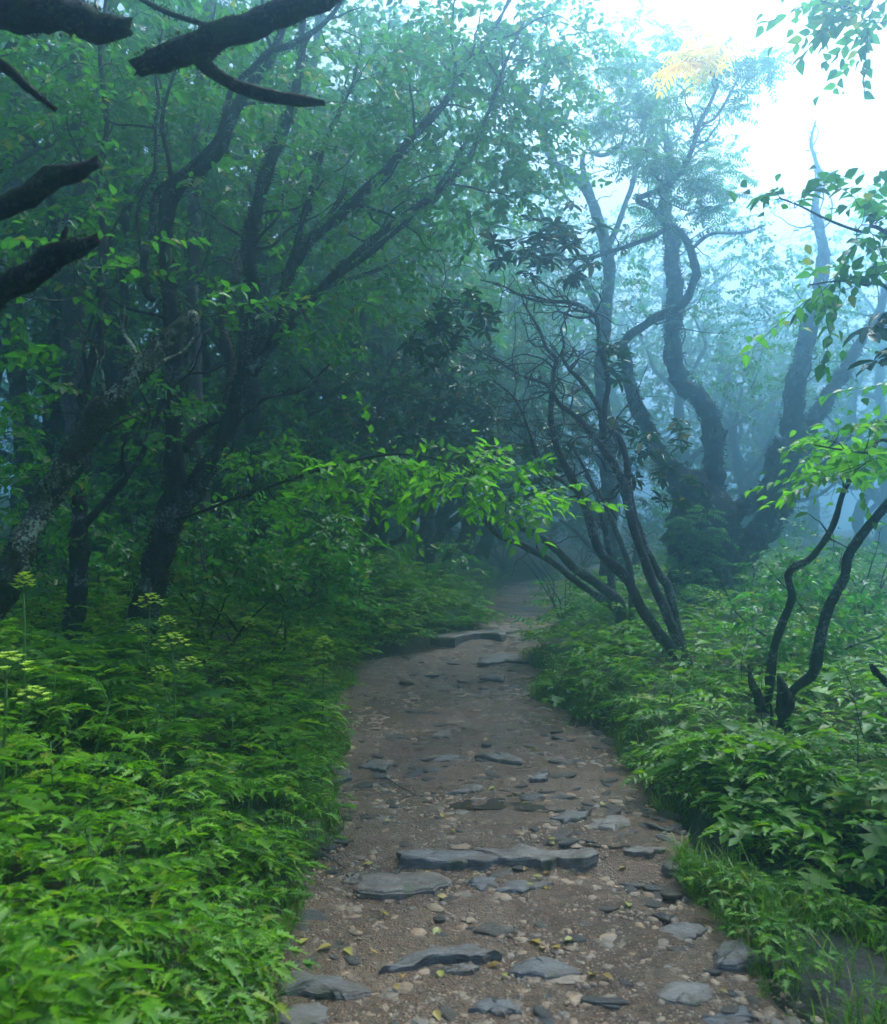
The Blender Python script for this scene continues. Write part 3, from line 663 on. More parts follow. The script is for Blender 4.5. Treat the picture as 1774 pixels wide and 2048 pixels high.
# straight pale trunks behind
def straight(name, label, pts, D0, D1, bm, blobs, kind='birch', lump=.12, side=10, pick=0):
    t = Tree(name, label, M[bm], base_at(pts[0][0], pts[0][1], D0), wk=.75)
    p = px(pts[0][0], pts[0][1], D0); vb = 1150 + (CAM_Z - gz(p[0], p[1]) + .1) * FPX / D0
    if vb > pts[0][1]: pts = [(pts[0][0], vb, pts[0][2] * 1.25)] + pts
    q = t.limb(pts, D0, D1, lump, 6); t.side(q, side, 1.1, .35, .3, .02); t.fill(blobs, kind, maxd=3.5); t.build(pick); return t
straight('pale_tree', 'broad pale trunk rising straight behind the leaning tree', [(155, 1150, 66), (150, 900, 60), (146, 650, 58), (148, 400, 54), (150, 150, 48), (165, -150, 40)], 8.6, 8.8, 'bark_grey', [(150, 120, 240, 180, 8.6, 1, 60), (60, 420, 160, 160, 8.4, .8, 30), (250, 640, 150, 120, 8.2, .8, 20)])
straight('grey_tree', 'grey trunk standing close behind the twin-stemmed tree', [(400, 1150, 40), (392, 900, 36), (386, 610, 34), (388, 460, 33), (389, 355, 32), (397, 240, 30), (415, 30, 26), (430, -160, 20)], 8.4, 8.8, 'bark_grey', [(430, 150, 200, 170, 8.6, 1, 50), (330, 420, 160, 140, 8.2, .8, 24), (520, 300, 150, 150, 8.8, .8, 30)])
straight('thin_tree', 'thin straight trunk seen between the pale and the grey trunk', [(250, 1100, 28), (248, 640, 24), (250, 400, 22), (262, 150, 18), (280, -100, 14)], 9.6, 9.8, 'bark_dark', [(260, 250, 180, 200, 9.5, 1, 40), (300, 560, 130, 120, 9.4, .8, 16)])
straight('edge_tree', 'hazy trunk at the far left edge of the wood', [(45, 1100, 50), (40, 800, 46), (30, 500, 42), (40, 200, 36), (20, -100, 28)], 11.5, 12, 'bark_grey', [(60, 250, 220, 220, 11.5, 1.2, 60), (60, 640, 150, 140, 11, 1, 24)])
straight('misty_birch', 'bluish trunk leaning right behind the twin stems', [(420, 1100, 36), (470, 800, 34), (520, 500, 32), (600, 250, 26), (640, 50, 22), (680, -120, 16)], 10.5, 11, 'bark_dark', [(640, 180, 260, 200, 10.5, 1.2, 70), (560, 480, 200, 140, 10.2, 1, 36), (760, 420, 180, 150, 10.6, 1, 36), (880, 250, 160, 160, 10.8, 1, 40)])

# dark sawn limbs of a near tree just outside the frame
t = Tree('overhanging_tree', 'near black mossy limbs with broken ends reaching in at upper left', M['bark_wet'], (-1.95, 2.15, gz(-1.95, 2.15)))
tx, ty = -1.95, 2.15
t.limb3([(tx, ty, gz(tx, ty) - .1, .15), (tx + .03, ty, 1.4, .12), (tx - .04, ty + .02, 2.2, .11), (tx + .02, ty, 3.0, .10), (tx + .15, ty - .05, 3.7, .09), (tx + .5, ty - .1, 4.3, .07)], .16, 7)
def from_trunk(z, pts, D, lump=.2, freq=16): 
    rows = [(tx, ty, z, pts[0][2] * D / FPX / 2 * 1.1)] + [(*px(u, v, D), w * D / FPX / 2) for u, v, w in pts]
    return t.limb3(rows, lump, freq)
from_trunk(2.55, [(-120, 12, 78), (0, 34, 74), (60, 52, 70), (130, 48, 70), (190, 60, 62), (248, 58, 44)], 2.2)
from_trunk(2.2, [(-120, 95, 30), (0, 135, 24), (50, 175, 20), (108, 220, 12)], 2.2)
from_trunk(1.9, [(-110, 470, 50), (0, 403, 46), (40, 388, 44), (95, 356, 42), (140, 346, 36), (186, 326, 26)], 2.2)
from_trunk(1.75, [(-110, 640, 54), (0, 560, 52), (50, 540, 50), (90, 508, 46), (140, 494, 40), (188, 478, 26)], 2.2)
t.limb3([(*px(118, 500, 2.2), .012), (*px(122, 475, 2.2), .010), (*px(132, 452, 2.2), .006)], .2, 20)
o = t.limb3([(tx + .5, ty - .1, 4.3, .07), (-1.0, 2.0, 4.6, .06), (-.5, 2.0, 4.3, .05), (*px(760, -160, 2.2), .042), (*px(690, -50, 2.2), .038), (*px(620, 6, 2.2), .036), (*px(540, 40, 2.2), .035), (*px(470, 70, 2.2), .036), (*px(400, 98, 2.2), .043), (*px(340, 110, 2.2), .038), (*px(280, 136, 2.2), .032)], .2, 16)
t.limb3([(*px(385, 102, 2.2), .024), (*px(425, 140, 2.2), .021), (*px(480, 176, 2.2), .019), (*px(560, 197, 2.2), .017), (*px(615, 203, 2.2), .015), (*px(648, 206, 2.2), .010)], .16, 18)
t.limb3([(*px(270, -10, 2.6), .009), (*px(330, 22, 2.6), .009), (*px(415, 50, 2.6), .008)], .1)
t.build(0, 16, 7000, .011)

# rhododendron clump arching over the bend, left of the trail
t = Tree('rhododendron', 'dark rhododendron arching over the trail bend from the left', M['bark_rhodo'], base_at(715, 1140, 11.5), 'shrub', wk=.75)
q = [t.limb([(712, 1170, 34), (705, 1110, 26), (750, 1046, 24), (791, 1000, 22), (830, 930, 18), (860, 860, 14), (880, 780, 10), (900, 700, 7)], 11.5, 11, .12)]
q.append(t.limb([(722, 1160, 20), (740, 1105, 18), (806, 1072, 16), (837, 1016, 14), (870, 960, 12), (930, 900, 9), (980, 840, 7)], 11.5, 10.6, .12))
q.append(t.limb([(700, 1160, 24), (690, 1060, 22), (712, 960, 18), (740, 860, 16), (760, 780, 12), (800, 700, 8)], 11.5, 11.2, .12))
q.append(t.limb([(650, 1160, 22), (652, 1060, 20), (640, 960, 16), (660, 860, 12), (690, 780, 8)], 11.8, 11.6, .12))
for a in q: t.side(a, 9, .9, .35, .35, .014, .4)
t.fill([(800, 790, 150, 90, 11.2, .9, 110), (930, 850, 110, 80, 10.6, .7, 80), (880, 700, 90, 60, 10.8, .7, 44), (720, 880, 110, 70, 11.4, .8, 40), (960, 760, 80, 80, 10.4, .6, 40)], 'rhodo', maxd=1.5)
t.build(0)

# rhododendron with twisted stems, right of the trail
t = Tree('twisted_rhododendron', 'twisted bare-stemmed rhododendron leaning left over the trail', M['bark_rhodo'], base_at(1385, 1370, 7.6), 'shrub', wk=.66)
a = t.limb([(1395, 1395, 44), (1378, 1340, 38), (1346, 1300, 35), (1280, 1219, 33), (1249, 1148, 31), (1204, 1097, 30), (1178, 1031, 28), (1153, 975, 26), (1128, 925, 23), (1107, 869, 20), (1100, 823, 18), (1105, 747, 15), (1112, 722, 14), (1092, 696, 11), (1077, 656, 9), (1046, 605, 6)], 7.6, 7.0, .12, 8)
b = t.limb([(1385, 1345, 32), (1361, 1290, 32), (1331, 1224, 31), (1300, 1168, 30), (1280, 1107, 29), (1265, 1057, 28), (1249, 965, 26), (1204, 894, 24), (1158, 838, 19), (1117, 808, 15), (1092, 772, 12), (1041, 752, 9), (990, 720, 7), (940, 690, 4)], 7.6, 6.9, .12, 8)
c = t.limb([(1372, 1310, 26), (1351, 1239, 28), (1331, 1173, 27), (1300, 1128, 26), (1275, 1057, 25), (1262, 985, 24), (1254, 925, 23), (1239, 879, 21), (1222, 862, 18), (1206, 870, 14)], 7.65, 7.3, .12, 8)
d = t.limb([(1206, 880, 20), (1199, 818, 17), (1168, 767, 14), (1138, 737, 12), (1123, 712, 10), (1128, 690, 8), (1120, 655, 6)], 7.2, 7.0, .1)
e = t.limb([(1208, 880, 20), (1211, 813, 18), (1219, 762, 17), (1204, 701, 16), (1196, 640, 15), (1178, 620, 14), (1143, 605, 12), (1077, 600, 10), (1041, 590, 8), (1000, 570, 6), (960, 560, 4)], 7.2, 6.9, .1)
f = t.limb([(1160, 990, 14), (1120, 960, 12), (1080, 930, 10), (1060, 870, 8), (1030, 800, 7), (985, 760, 5)], 7.1, 6.8, .1)
g = t.limb([(1250, 965, 15), (1225, 985, 12), (1218, 1010, 9), (1235, 1040, 6)], 7.3, 7.2, .1)
for x, n, l in ((a, 24, .75), (b, 28, .85), (d, 12, .6), (e, 24, .8), (f, 18, .7), (c, 6, .4)):
    for y in t.side(x, n, l, .45, .05, .011, .5, .3): t.side(y, 2, .4, .3, .05, .006, .5, .4)
t.fill([(1090, 500, 110, 70, 7.0, .4, 26), (1150, 460, 60, 60, 7.0, .3, 8), (920, 640, 80, 60, 6.9, .4, 20), (860, 690, 60, 50, 6.9, .4, 9), (1235, 720, 30, 60, 7.1, .2, 7)], 'rhodo', maxd=1.4)
t.fill([(1290, 870, 110, 50, 8.0, .3, 16), (1340, 950, 70, 60, 8.0, .3, 10)], 'rhodo', maxd=1.4)
t.build(150)

# low leaning stems under the arch
t = Tree('leaning_rhododendron', 'two low grey stems arching left across the misty trail', M['bark_rhodo'], base_at(1252, 1285, 9.6), 'shrub', wk=.75)
a = t.limb([(1258, 1300, 34), (1249, 1255, 30), (1239, 1204, 28), (1178, 1158, 26), (1117, 1107, 23), (1067, 1067, 20), (1021, 1046, 16), (980, 1030, 11), (930, 990, 7)], 9.6, 9.2, .12)
b = t.limb([(1245, 1240, 22), (1219, 1209, 20), (1158, 1168, 18), (1092, 1118, 17), (1040, 1088, 16), (1001, 1072, 15), (975, 1046, 12), (950, 1000, 8)], 9.6, 9.3, .12)
c = t.limb([(1262, 1290, 24), (1225, 1180, 20), (1215, 1080, 16), (1190, 980, 12), (1150, 900, 9)], 9.6, 9.4, .12)
d = t.limb([(1270, 1260, 20), (1262, 1150, 18), (1235, 1060, 15), (1205, 1000, 11), (1170, 950, 8)], 9.6, 9.8, .12)
for x in (a, b, c, d): t.side(x, 7, .6, .4, .3, .01, .4)
t.fill([(1040, 930, 110, 70, 9.4, .5, 34), (1130, 880, 90, 70, 9.5, .5, 24)], 'rhodo', maxd=1.3)
t.build(0)

# rhododendrons closing the tunnel over the bend
for (nm, lab, b, stems, bl) in (
    ('tunnel_rhododendron', 'misty rhododendron arching from the left over the far trail', (860, 1190, 15), [[(850, 1200, 26), (870, 1090, 22), (930, 1020, 18), (1000, 975, 14), (1070, 960, 9)], [(845, 1200, 22), (840, 1080, 20), (880, 980, 16), (950, 900, 12), (1020, 870, 8)], [(860, 1200, 18), (900, 1110, 16), (960, 1050, 12), (1010, 1010, 8)]], [(980, 900, 150, 70, 15, .9, 70), (870, 930, 110, 90, 15, .8, 50), (1060, 820, 120, 90, 15.5, .9, 60)]),
    ('tunnel_rhododendron', 'misty rhododendron arching from the right over the far trail', (1260, 1170, 16.5), [[(1262, 1190, 26), (1230, 1090, 22), (1180, 1010, 18), (1120, 960, 14), (1050, 940, 9)], [(1270, 1190, 22), (1275, 1060, 20), (1230, 960, 16), (1170, 890, 12), (1100, 860, 8)], [(1250, 1190, 16), (1205, 1120, 14), (1160, 1070, 10), (1120, 1040, 7)]], [(1160, 900, 130, 80, 16.5, .9, 70), (1260, 930, 100, 100, 16.5, .8, 50), (1100, 760, 130, 90, 16.5, .9, 50)])):
    t = Tree(nm, lab, M['bark_rhodo'], base_at(*b), 'shrub', wk=.9)
    for pts in stems: t.side(t.limb(pts, b[2], b[2] - .3, .1), 8, .7, .35, .25, .012, .45)
    t.fill(bl, 'rhodo', maxd=2.2); t.build(0, 8)

# big old tree
t = Tree('old_tree', 'massive many-limbed old tree standing in mist right of the trail', M['bark_dark'], base_at(1402, 1250, 12), wk=.88)
T0 = t.limb([(1402, 1300, 190), (1402, 1240, 150), (1398, 1130, 142), (1398, 1060, 150), (1392, 1010, 130), (1370, 965, 80), (1346, 935, 50)], 12, 12, .24, 7)
l1 = t.limb([(1375, 1020, 50), (1346, 955, 40), (1320, 905, 36), (1300, 860, 33), (1280, 828, 33), (1258, 778, 31), (1248, 720, 26), (1243, 691, 22), (1270, 661, 22), (1331, 625, 22), (1371, 598, 21), (1386, 563, 20), (1391, 538, 19), (1376, 487, 18), (1352, 458, 17), (1330, 446, 16), (1305, 416, 14), (1275, 402, 12), (1295, 390, 12), (1330, 375, 13), (1361, 340, 12), (1386, 289, 12), (1396, 248, 11), (1422, 198, 9), (1432, 162, 8), (1391, 117, 6)], 12, 9.2, .14, 7)
l1b = t.limb([(1340, 450, 12), (1300, 475, 11), (1250, 495, 10), (1200, 512, 9), (1165, 520, 7)], 10.4, 10.0, .1)
l1c = t.limb([(1396, 250, 9), (1430, 235, 8), (1460, 190, 6), (1480, 150, 4)], 9.55, 9.6, .1)
l1d = t.limb([(1335, 376, 8), (1310, 350, 7), (1295, 320, 6), (1290, 295, 4)], 9.9, 9.7, .1)
l1e = t.limb([(1380, 500, 10), (1420, 470, 9), (1490, 465, 7), (1530, 450, 5)], 10.55, 10.9, .1)
l2 = t.limb([(1425, 1060, 62), (1427, 1006, 52), (1428, 930, 46), (1424, 864, 44), (1407, 813, 42), (1371, 772, 42), (1350, 712, 40), (1338, 661, 39), (1346, 600, 40), (1346, 533, 36), (1341, 482, 33), (1330, 420, 26), (1345, 330, 18), (1325, 260, 12), (1300, 190, 7)], 12, 12.4, .22, 8)
l3 = t.limb([(1430, 1085, 50), (1442, 1057, 48), (1473, 1026, 44), (1513, 1001, 42), (1549, 950, 40), (1559, 904, 40), (1562, 878, 30)], 12, 11.8, .24, 8)
l4 = t.limb([(1435, 1180, 72), (1457, 1138, 64), (1513, 1087, 60), (1549, 1031, 58), (1579, 965, 54), (1594, 910, 54), (1590, 870, 52), (1584, 803, 46), (1603, 727, 40), (1620, 651, 37), (1635, 600, 34), (1645, 507, 26), (1628, 420, 18), (1640, 350, 12), (1622, 290, 7), (1632, 240, 4)], 12, 12.6, .24, 8)
l5 = t.limb([(1596, 900, 40), (1612, 864, 36), (1650, 803, 34), (1686, 747, 30), (1720, 690, 24), (1765, 600, 18), (1800, 500, 12)], 12.2, 12.6, .22, 8)
l6 = t.limb([(1560, 905, 30), (1600, 890, 30), (1660, 889, 24), (1700, 870, 12)], 12, 12, .22, 8)
l7 = t.limb([(1585, 960, 26), (1620, 945, 22), (1665, 920, 18), (1690, 890, 10)], 12.1, 11.8, .22, 8)
l8 = t.limb([(1432, 900, 14), (1446, 880, 12), (1455, 862, 9)], 12, 12, .1)
for x, n, l in ((l1, 14, .9), (l2, 14, 1.2), (l4, 14, 1.2), (l5, 10, 1.0), (l1b, 4, .5)): t.side(x, n, l, .4, .3, .016, .35)
t.fill([(1330, 345, 100, 70, 9.9, .5, 28), (1430, 370, 80, 75, 10.1, .4, 22), (1450, 150, 80, 60, 9.4, .3, 12), (1510, 125, 60, 40, 9.6, .3, 8), (1400, 210, 90, 45, 9.6, .4, 10), (1400, 1050, 60, 40, 11.4, .2, 14), (1390, 1130, 50, 70, 11.4, .15, 16), (1310, 440, 80, 50, 10.6, .4, 8), (1290, 110, 110, 90, 11.2, .6, 34), (1250, 230, 100, 90, 11.4, .6, 40)], 'rowan', maxd=1.6)
t.fill([(1385, 114, 34, 14, 8.9, .08, 3), (1428, 98, 18, 14, 8.9, .08, 3), (1372, 126, 12, 10, 8.9, .08, 2)], 'yellow', maxd=1.6)
t.fill([(1560, 690, 170, 70, 13.2, .7, 34), (1500, 770, 140, 50, 13.2, .5, 14), (1690, 660, 100, 90, 13, .8, 26), (1480, 610, 110, 60, 13, .7, 16), (1500, 470, 110, 80, 13.4, .6, 20), (1590, 540, 110, 70, 13.4, .6, 20)], 'birch', maxd=3)
t.build(120, 14, 330, .06)

# tree in fog behind the rhododendron
t = Tree('fog_tree', 'pale forked tree in the fog above the twisted rhododendron', M['bark_grey'], base_at(1215, 1180, 13.5), wk=.75)
a = t.limb([(1215, 1230, 44), (1220, 1050, 40), (1210, 880, 38), (1200, 760, 36), (1205, 660, 35), (1219, 558, 33), (1209, 487, 33), (1178, 386, 28), (1140, 345, 24), (1110, 320, 20), (1080, 250, 15), (1090, 150, 10)], 13.5, 13, .12)
b = t.limb([(1185, 400, 20), (1165, 330, 15), (1172, 300, 13), (1205, 310, 12), (1240, 290, 9), (1260, 220, 6)], 13, 12.8, .1)
c = t.limb([(1215, 500, 18), (1250, 410, 15), (1290, 300, 12), (1330, 200, 8)], 13.1, 13.4, .1)
d = t.limb([(1208, 650, 24), (1170, 560, 18), (1110, 500, 14), (1080, 420, 10)], 13.2, 13, .1)
for x in (a, b, c, d): t.side(x, 8, .9, .4, .3, .014, .4)
t.fill([(1170, 150, 160, 160, 13, .9, 84), (1080, 380, 130, 100, 12.8, .8, 50), (1300, 180, 140, 140, 13.4, .8, 52), (1400, 290, 110, 120, 13.6, .7, 30), (1100, 560, 120, 90, 12.8, .7, 44), (1300, 560, 100, 90, 13.4, .7, 28)], 'birch', maxd=3)
t.build(0)

# crooked saplings and the snag, right edge
t = Tree('crooked_sapling', 'slender crooked sapling stem right of the old tree', M['bark_lichen'], base_at(1535, 1400, 5.6), wk=.7)
a = t.limb([(1528, 1420, 26), (1545, 1312, 24), (1560, 1262, 22), (1584, 1199, 22), (1574, 1153, 20), (1590, 1132, 20), (1620, 1118, 19), (1665, 1057, 18), (1686, 991, 16), (1706, 950, 12), (1722, 905, 8)], 5.6, 5.2, .12, 9)
t.limb([(1522, 1420, 26), (1514, 1385, 28), (1502, 1360, 20), (1497, 1330, 8)], 5.5, 5.5, .14, 9)
t.side(a, 5, .4, .5, .4, .008)
t.fill([(1690, 915, 80, 45, 5.0, .25, 14), (1640, 895, 50, 20, 5.0, .15, 5)], 'bright', maxd=1.2)
t.build(90)
t = Tree('crooked_tree', 'thicker crooked stem curving out to the right edge above the snag', M['bark_lichen'], base_at(1570, 1440, 5.3), wk=.68)
a = t.limb([(1566, 1450, 30), (1576, 1385, 26), (1596, 1360, 27), (1622, 1338, 30), (1635, 1285, 31), (1655, 1219, 31), (1686, 1158, 30), (1698, 1107, 30), (1747, 1046, 28), (1790, 995, 26), (1850, 900, 24), (1900, 780, 20), (1960, 650, 16), (1990, 500, 12)], 5.3, 4.6, .14, 9)
t.side(a, 6, .8, .5, .4, .012)
t.fill([(1860, 850, 90, 120, 4.8, .3, 12)], 'birch', maxd=1.2)
t.build(0)
t = Tree('snag', 'short broken dark stump upright among the right-hand plants', M['bark_dark'], base_at(1563, 1495, 5.05), 'stump')
t.limb([(1560, 1540, 38), (1563, 1490, 30), (1568, 1430, 30), (1566, 1395, 34), (1562, 1372, 28), (1556, 1350, 12)], 5.05, 5.05, .2, 12)
t.limb([(1546, 1520, 9), (1544, 1450, 8), (1541, 1408, 5)], 5.0, 5.0, .1)
t.build(0)
t = Tree('leaning_snag', 'thin dark broken stub at the right edge', M['bark_dark'], base_at(1800, 1460, 4.3), 'stump')
t.limb([(1815, 1520, 22), (1800, 1400, 18), (1772, 1362, 15), (1755, 1345, 14), (1742, 1328, 8)], 4.3, 4.3, .2, 12); t.build(0)

# near tree outside the right edge with leaf sprays
bx_, by_ = 3.15, 4.0
t = Tree('right_tree', 'leafy sprays of a near tree reaching in from the right edge', M['bark_lichen'], (bx_, by_, gz(bx_, by_)))
t.limb3([(bx_, by_, gz(bx_, by_) - .1, .12), (bx_ - .05, by_, 1.5, .1), (bx_ + .05, by_, 2.6, .09), (bx_, by_, 3.6, .07), (bx_ - .1, by_, 4.6, .05)], .14, 7)
def rlimb(z, pts, D, D1=None): 
    n = len(pts); D1 = D1 or D
    return t.limb3([(bx_, by_, z, .02)] + [(*px(u, v, D + (D1 - D) * i / (n - 1)), w * D / FPX / 2) for i, (u, v, w) in enumerate(pts)], .06)
r1 = rlimb(2.3, [(1790, 480, 9), (1720, 462, 6), (1660, 440, 5), (1600, 410, 4), (1560, 395, 3)], 4.1, 3.9)
r2 = rlimb(2.1, [(1790, 590, 8), (1730, 570, 6), (1680, 562, 4), (1620, 570, 3)], 4.2, 4.0)
r3 = rlimb(3.2, [(1800, 10, 9), (1730, 20, 7), (1670, 10, 5), (1610, -10, 3)], 4.2, 4.2)
r4 = rlimb(1.6, [(1800, 890, 8), (1740, 905, 6), (1690, 900, 4), (1630, 890, 3)], 4.2, 4.0)
t.fill([(1700, 440, 90, 60, 4.0, .25, 7), (1590, 400, 50, 35, 3.95, .1, 2), (1700, 560, 90, 40, 4.1, .2, 5), (1745, 400, 50, 40, 4.0, .2, 3)], 'birch', maxd=1.3)
t.fill([(1710, 15, 80, 35, 4.2, .25, 9), (1760, 40, 40, 30, 4.2, .2, 5)], 'birch', maxd=1.3)
t.fill([(1700, 895, 80, 50, 4.1, .2, 9), (1640, 580, 30, 20, 4.0, .1, 2), (1750, 850, 30, 20, 4.1, .1, 2)], 'bright', maxd=1.3)
t.build(200)
t = Tree('edge_rhododendron', 'glossy dark rhododendron leaf whorls at the right edge', M['bark_rhodo'], (2.75, 3.5, gz(2.75, 3.5)), 'shrub')
t.limb3([(2.75, 3.5, gz(2.75, 3.5) - .1, .03), (2.7, 3.5, 1.2, .024), (2.6, 3.55, 1.9, .018), (2.4, 3.5, 2.3, .013), (*px(1850, 640, 3.5), .008)], .1, 7)
t.grow([px(1738, 655, 3.5), px(1752, 715, 3.45), px(1778, 628, 3.5), px(1800, 690, 3.5), px(1850, 640, 3.5)], 'rhodo', maxd=1.2)
t.build(60)

# tall shade trees whose crowns close over the left side of the trail
def shade_tree(x, y, H, rad, n, label, seed, lean=(0, 0), zc=.72):
    r = np.random.default_rng(seed); t = Tree('shade_tree', label, M['bark_dark'], (x, y, gz(x, y)), 'tree', 'tall trees closing the canopy')
    g = gz(x, y); q = t.limb3([(x + lean[0] * (i / 6) ** 1.6 + r.normal() * .06, y + lean[1] * (i / 6) ** 1.6 + r.normal() * .06, g - .2 + H * .85 * i / 6, .13 * (1 - .65 * i / 6)) for i in range(7)], .14, 6)
    lims = [q]
    for j in range(8):
        i = int(len(q) * r.uniform(.45, .95)); a = r.uniform(0, 6.28); p = q[i, :3].copy(); d = unit(np.array((math.cos(a), math.sin(a), .7))); rr = q[i, 3] * .6; rw = [(*p, rr)]
        for m in range(6):
            d = unit(d + r.normal(size=3) * .25); p = p + d * rad / 5.5; rw.append((*p, rr * (1 - .8 * (m + 1) / 6)))
        lims.append(t.limb3(rw, .1, 5, .12))
    S = []
    while len(S) < n:
        a = r.uniform(-1, 1, 3)
        if a @ a < 1: S.append((x + lean[0] + a[0] * rad, y + lean[1] + a[1] * rad, g + H * zc + a[2] * H * (1 - zc)))
    t.grow(S, 'farleaf', r, 1.8); return t.build(0, 8)
def copy_tree(o):
    c = o.copy(); C.objects.link(c)
    for ch in list(o.children):
        k = ch.copy(); C.objects.link(k); k.parent = c; k.matrix_parent_inverse = ch.matrix_parent_inverse
    return c
shades = [shade_tree(x, y, H, rad, n, lab, 900 + k, ln) for k, (x, y, H, rad, n, lab, ln) in enumerate([
    (-4.6, 6.8, 9, 2.6, 150, 'tall slim tree at the left edge behind the leaning trunk', (.4, 0)),
    (-5.2, 10.2, 10, 3.2, 300, 'tall tree in the left wood behind the pale trunk', (.3, 0)),
    (-2.6, 10.8, 9.5, 2.8, 260, 'tall tree rising behind the twin stems', (.2, -.3)),
    (-5.0, .2, 8, 2.6, 260, 'tall tree outside the left edge shading the bank', (.2, .2)),
    (-1.4, 13.2, 9.5, 2.8, 300, 'tall tree standing left of the bend in the trail', (.2, 0))])]
for k, (x, y, src, s_, lab) in enumerate([
    (-8.2, 10.5, 1, 1.0, 'tall hazy tree deep at the left edge'), (-7.0, 6.6, 1, .95, 'tall tree outside the left edge beside the slim tree'), (-4.6, 13.6, 2, 1.1, 'tall tree deep behind the pale trunk'), (-7.4, 15.4, 4, 1.15, 'tall tree deep in the left wood'), (-2.4, 17.6, 2, 1.2, 'tall tree deep behind the dark rhododendron'), (4.8, 2.5, 3, .95, 'tall tree added outside the right edge to shade the ditch bank')]):  # last copy: off-frame tree added to darken the lower right bank
    o = copy_tree(shades[src]); o.location = (x, y, gz(x, y)); o.rotation_euler = (0, 0, [2.0, 4.5, .6, 1.2, 2.2, 3.9, 5.5, 1.1][k]); o.scale = (s_,) * 3; o['label'] = lab

# understory shrubs
def shrub(u, v, D, blobs, label, kind='birch', n=5, seed=0, pick=0):
    r = np.random.default_rng(seed); b = base_at(u, v, D); t = Tree('understory_shrub', label, M['bark_dark'], b, 'shrub', 'leafy shrubs under the trees')
    for j in range(n):
        a = r.uniform(0, 6.28); d = unit(np.array((math.cos(a) * .5, math.sin(a) * .3, 1))); p = np.array(b) - (0, 0, .08); rw = [(*p, .014)]
        for m in range(6): d = unit(d + r.normal(size=3) * .22); p = p + d * r.uniform(.15, .3); rw.append((*p, .014 - .0018 * (m + 1)))
        t.limb3(rw, .1, 8, .06)
    t.fill(blobs, kind, r, 1.6); t.build(pick)
for k, a in enumerate([
    (560, 1250, 7.4, [(560, 1090, 170, 90, 7.4, .6, 56), (640, 1180, 120, 70, 7.2, .4, 30)], 'leafy shrub filling the shade right of the twin-stemmed tree'),
    (430, 1260, 7.2, [(430, 1120, 120, 100, 7.0, .5, 44)], 'low leafy shrub at the foot of the twin stems'),
    (90, 1250, 6.6, [(90, 1090, 130, 100, 6.4, .5, 44)], 'leafy shrub behind the base of the leaning trunk'),
    (230, 1230, 8.2, [(230, 1050, 140, 110, 8, .6, 44), (330, 930, 110, 90, 8, .5, 24)], 'leafy shrub between the slim tree and the twin stems'),
    (610, 1140, 10.5, [(600, 960, 150, 120, 10.3, .7, 60)], 'dim shrub far back behind the arching bright spray'),
    (830, 1180, 13, [(840, 1130, 110, 60, 13, .7, 40)], 'misty shrub at the left of the trail bend'),
    (60, 1150, 10, [(70, 900, 160, 150, 10, .8, 60)], 'dim shrub deep at the left edge'),
    (1640, 1350, 7.0, [(1640, 1240, 150, 90, 7, .6, 46)], 'green shrub behind the crooked stem at right'),
    (1720, 1250, 9.0, [(1710, 1130, 120, 110, 9, .6, 40), (1600, 1160, 90, 80, 9.4, .5, 20)], 'blue-green misty shrub near the right edge'),
    (1500, 1260, 11.5, [(1510, 1200, 110, 70, 11.5, .6, 30)], 'misty shrub right of the old trunk'),
    (1130, 1230, 12, [(1150, 1190, 70, 50, 12, .5, 22)], 'misty shrub at the right edge of the trail bend')]):
    shrub(*a, seed=700 + k)

deep = [o for o in bpy.data.objects if o.name.startswith('understory_shrub')]
dr_ = np.random.default_rng(55)
for i in range(34):
    left = i < 22; y = dr_.uniform(11, 26); x = float(np.interp(y, TY, TL)) - dr_.uniform(.6, 9) if left else float(np.interp(y, TY, TR)) + dr_.uniform(.6, 9)
    if i >= 24: y = dr_.uniform(21, 27); x = [3.2, 4.6, 5.8, 7.2, 8.4, 9.8, 11.2, 12.6, 4.0, 6.4][i - 24]; y = max(y, 20 + x * .55)
    o = copy_tree(deep[i % 4]); o.location = (x, y, gz(x, y)); o.rotation_euler = (0, 0, dr_.uniform(0, 6.28)); s_ = dr_.uniform(1.0, 1.9) if left or i >= 24 else dr_.uniform(.8, 1.2); o.scale = (s_, s_, s_)
    sd = 'left' if left else 'right'
    tag(o, f'hazy shrub under the misty trees {sd} of the trail', 'shrub', f'hazy shrubs {sd} of the trail')

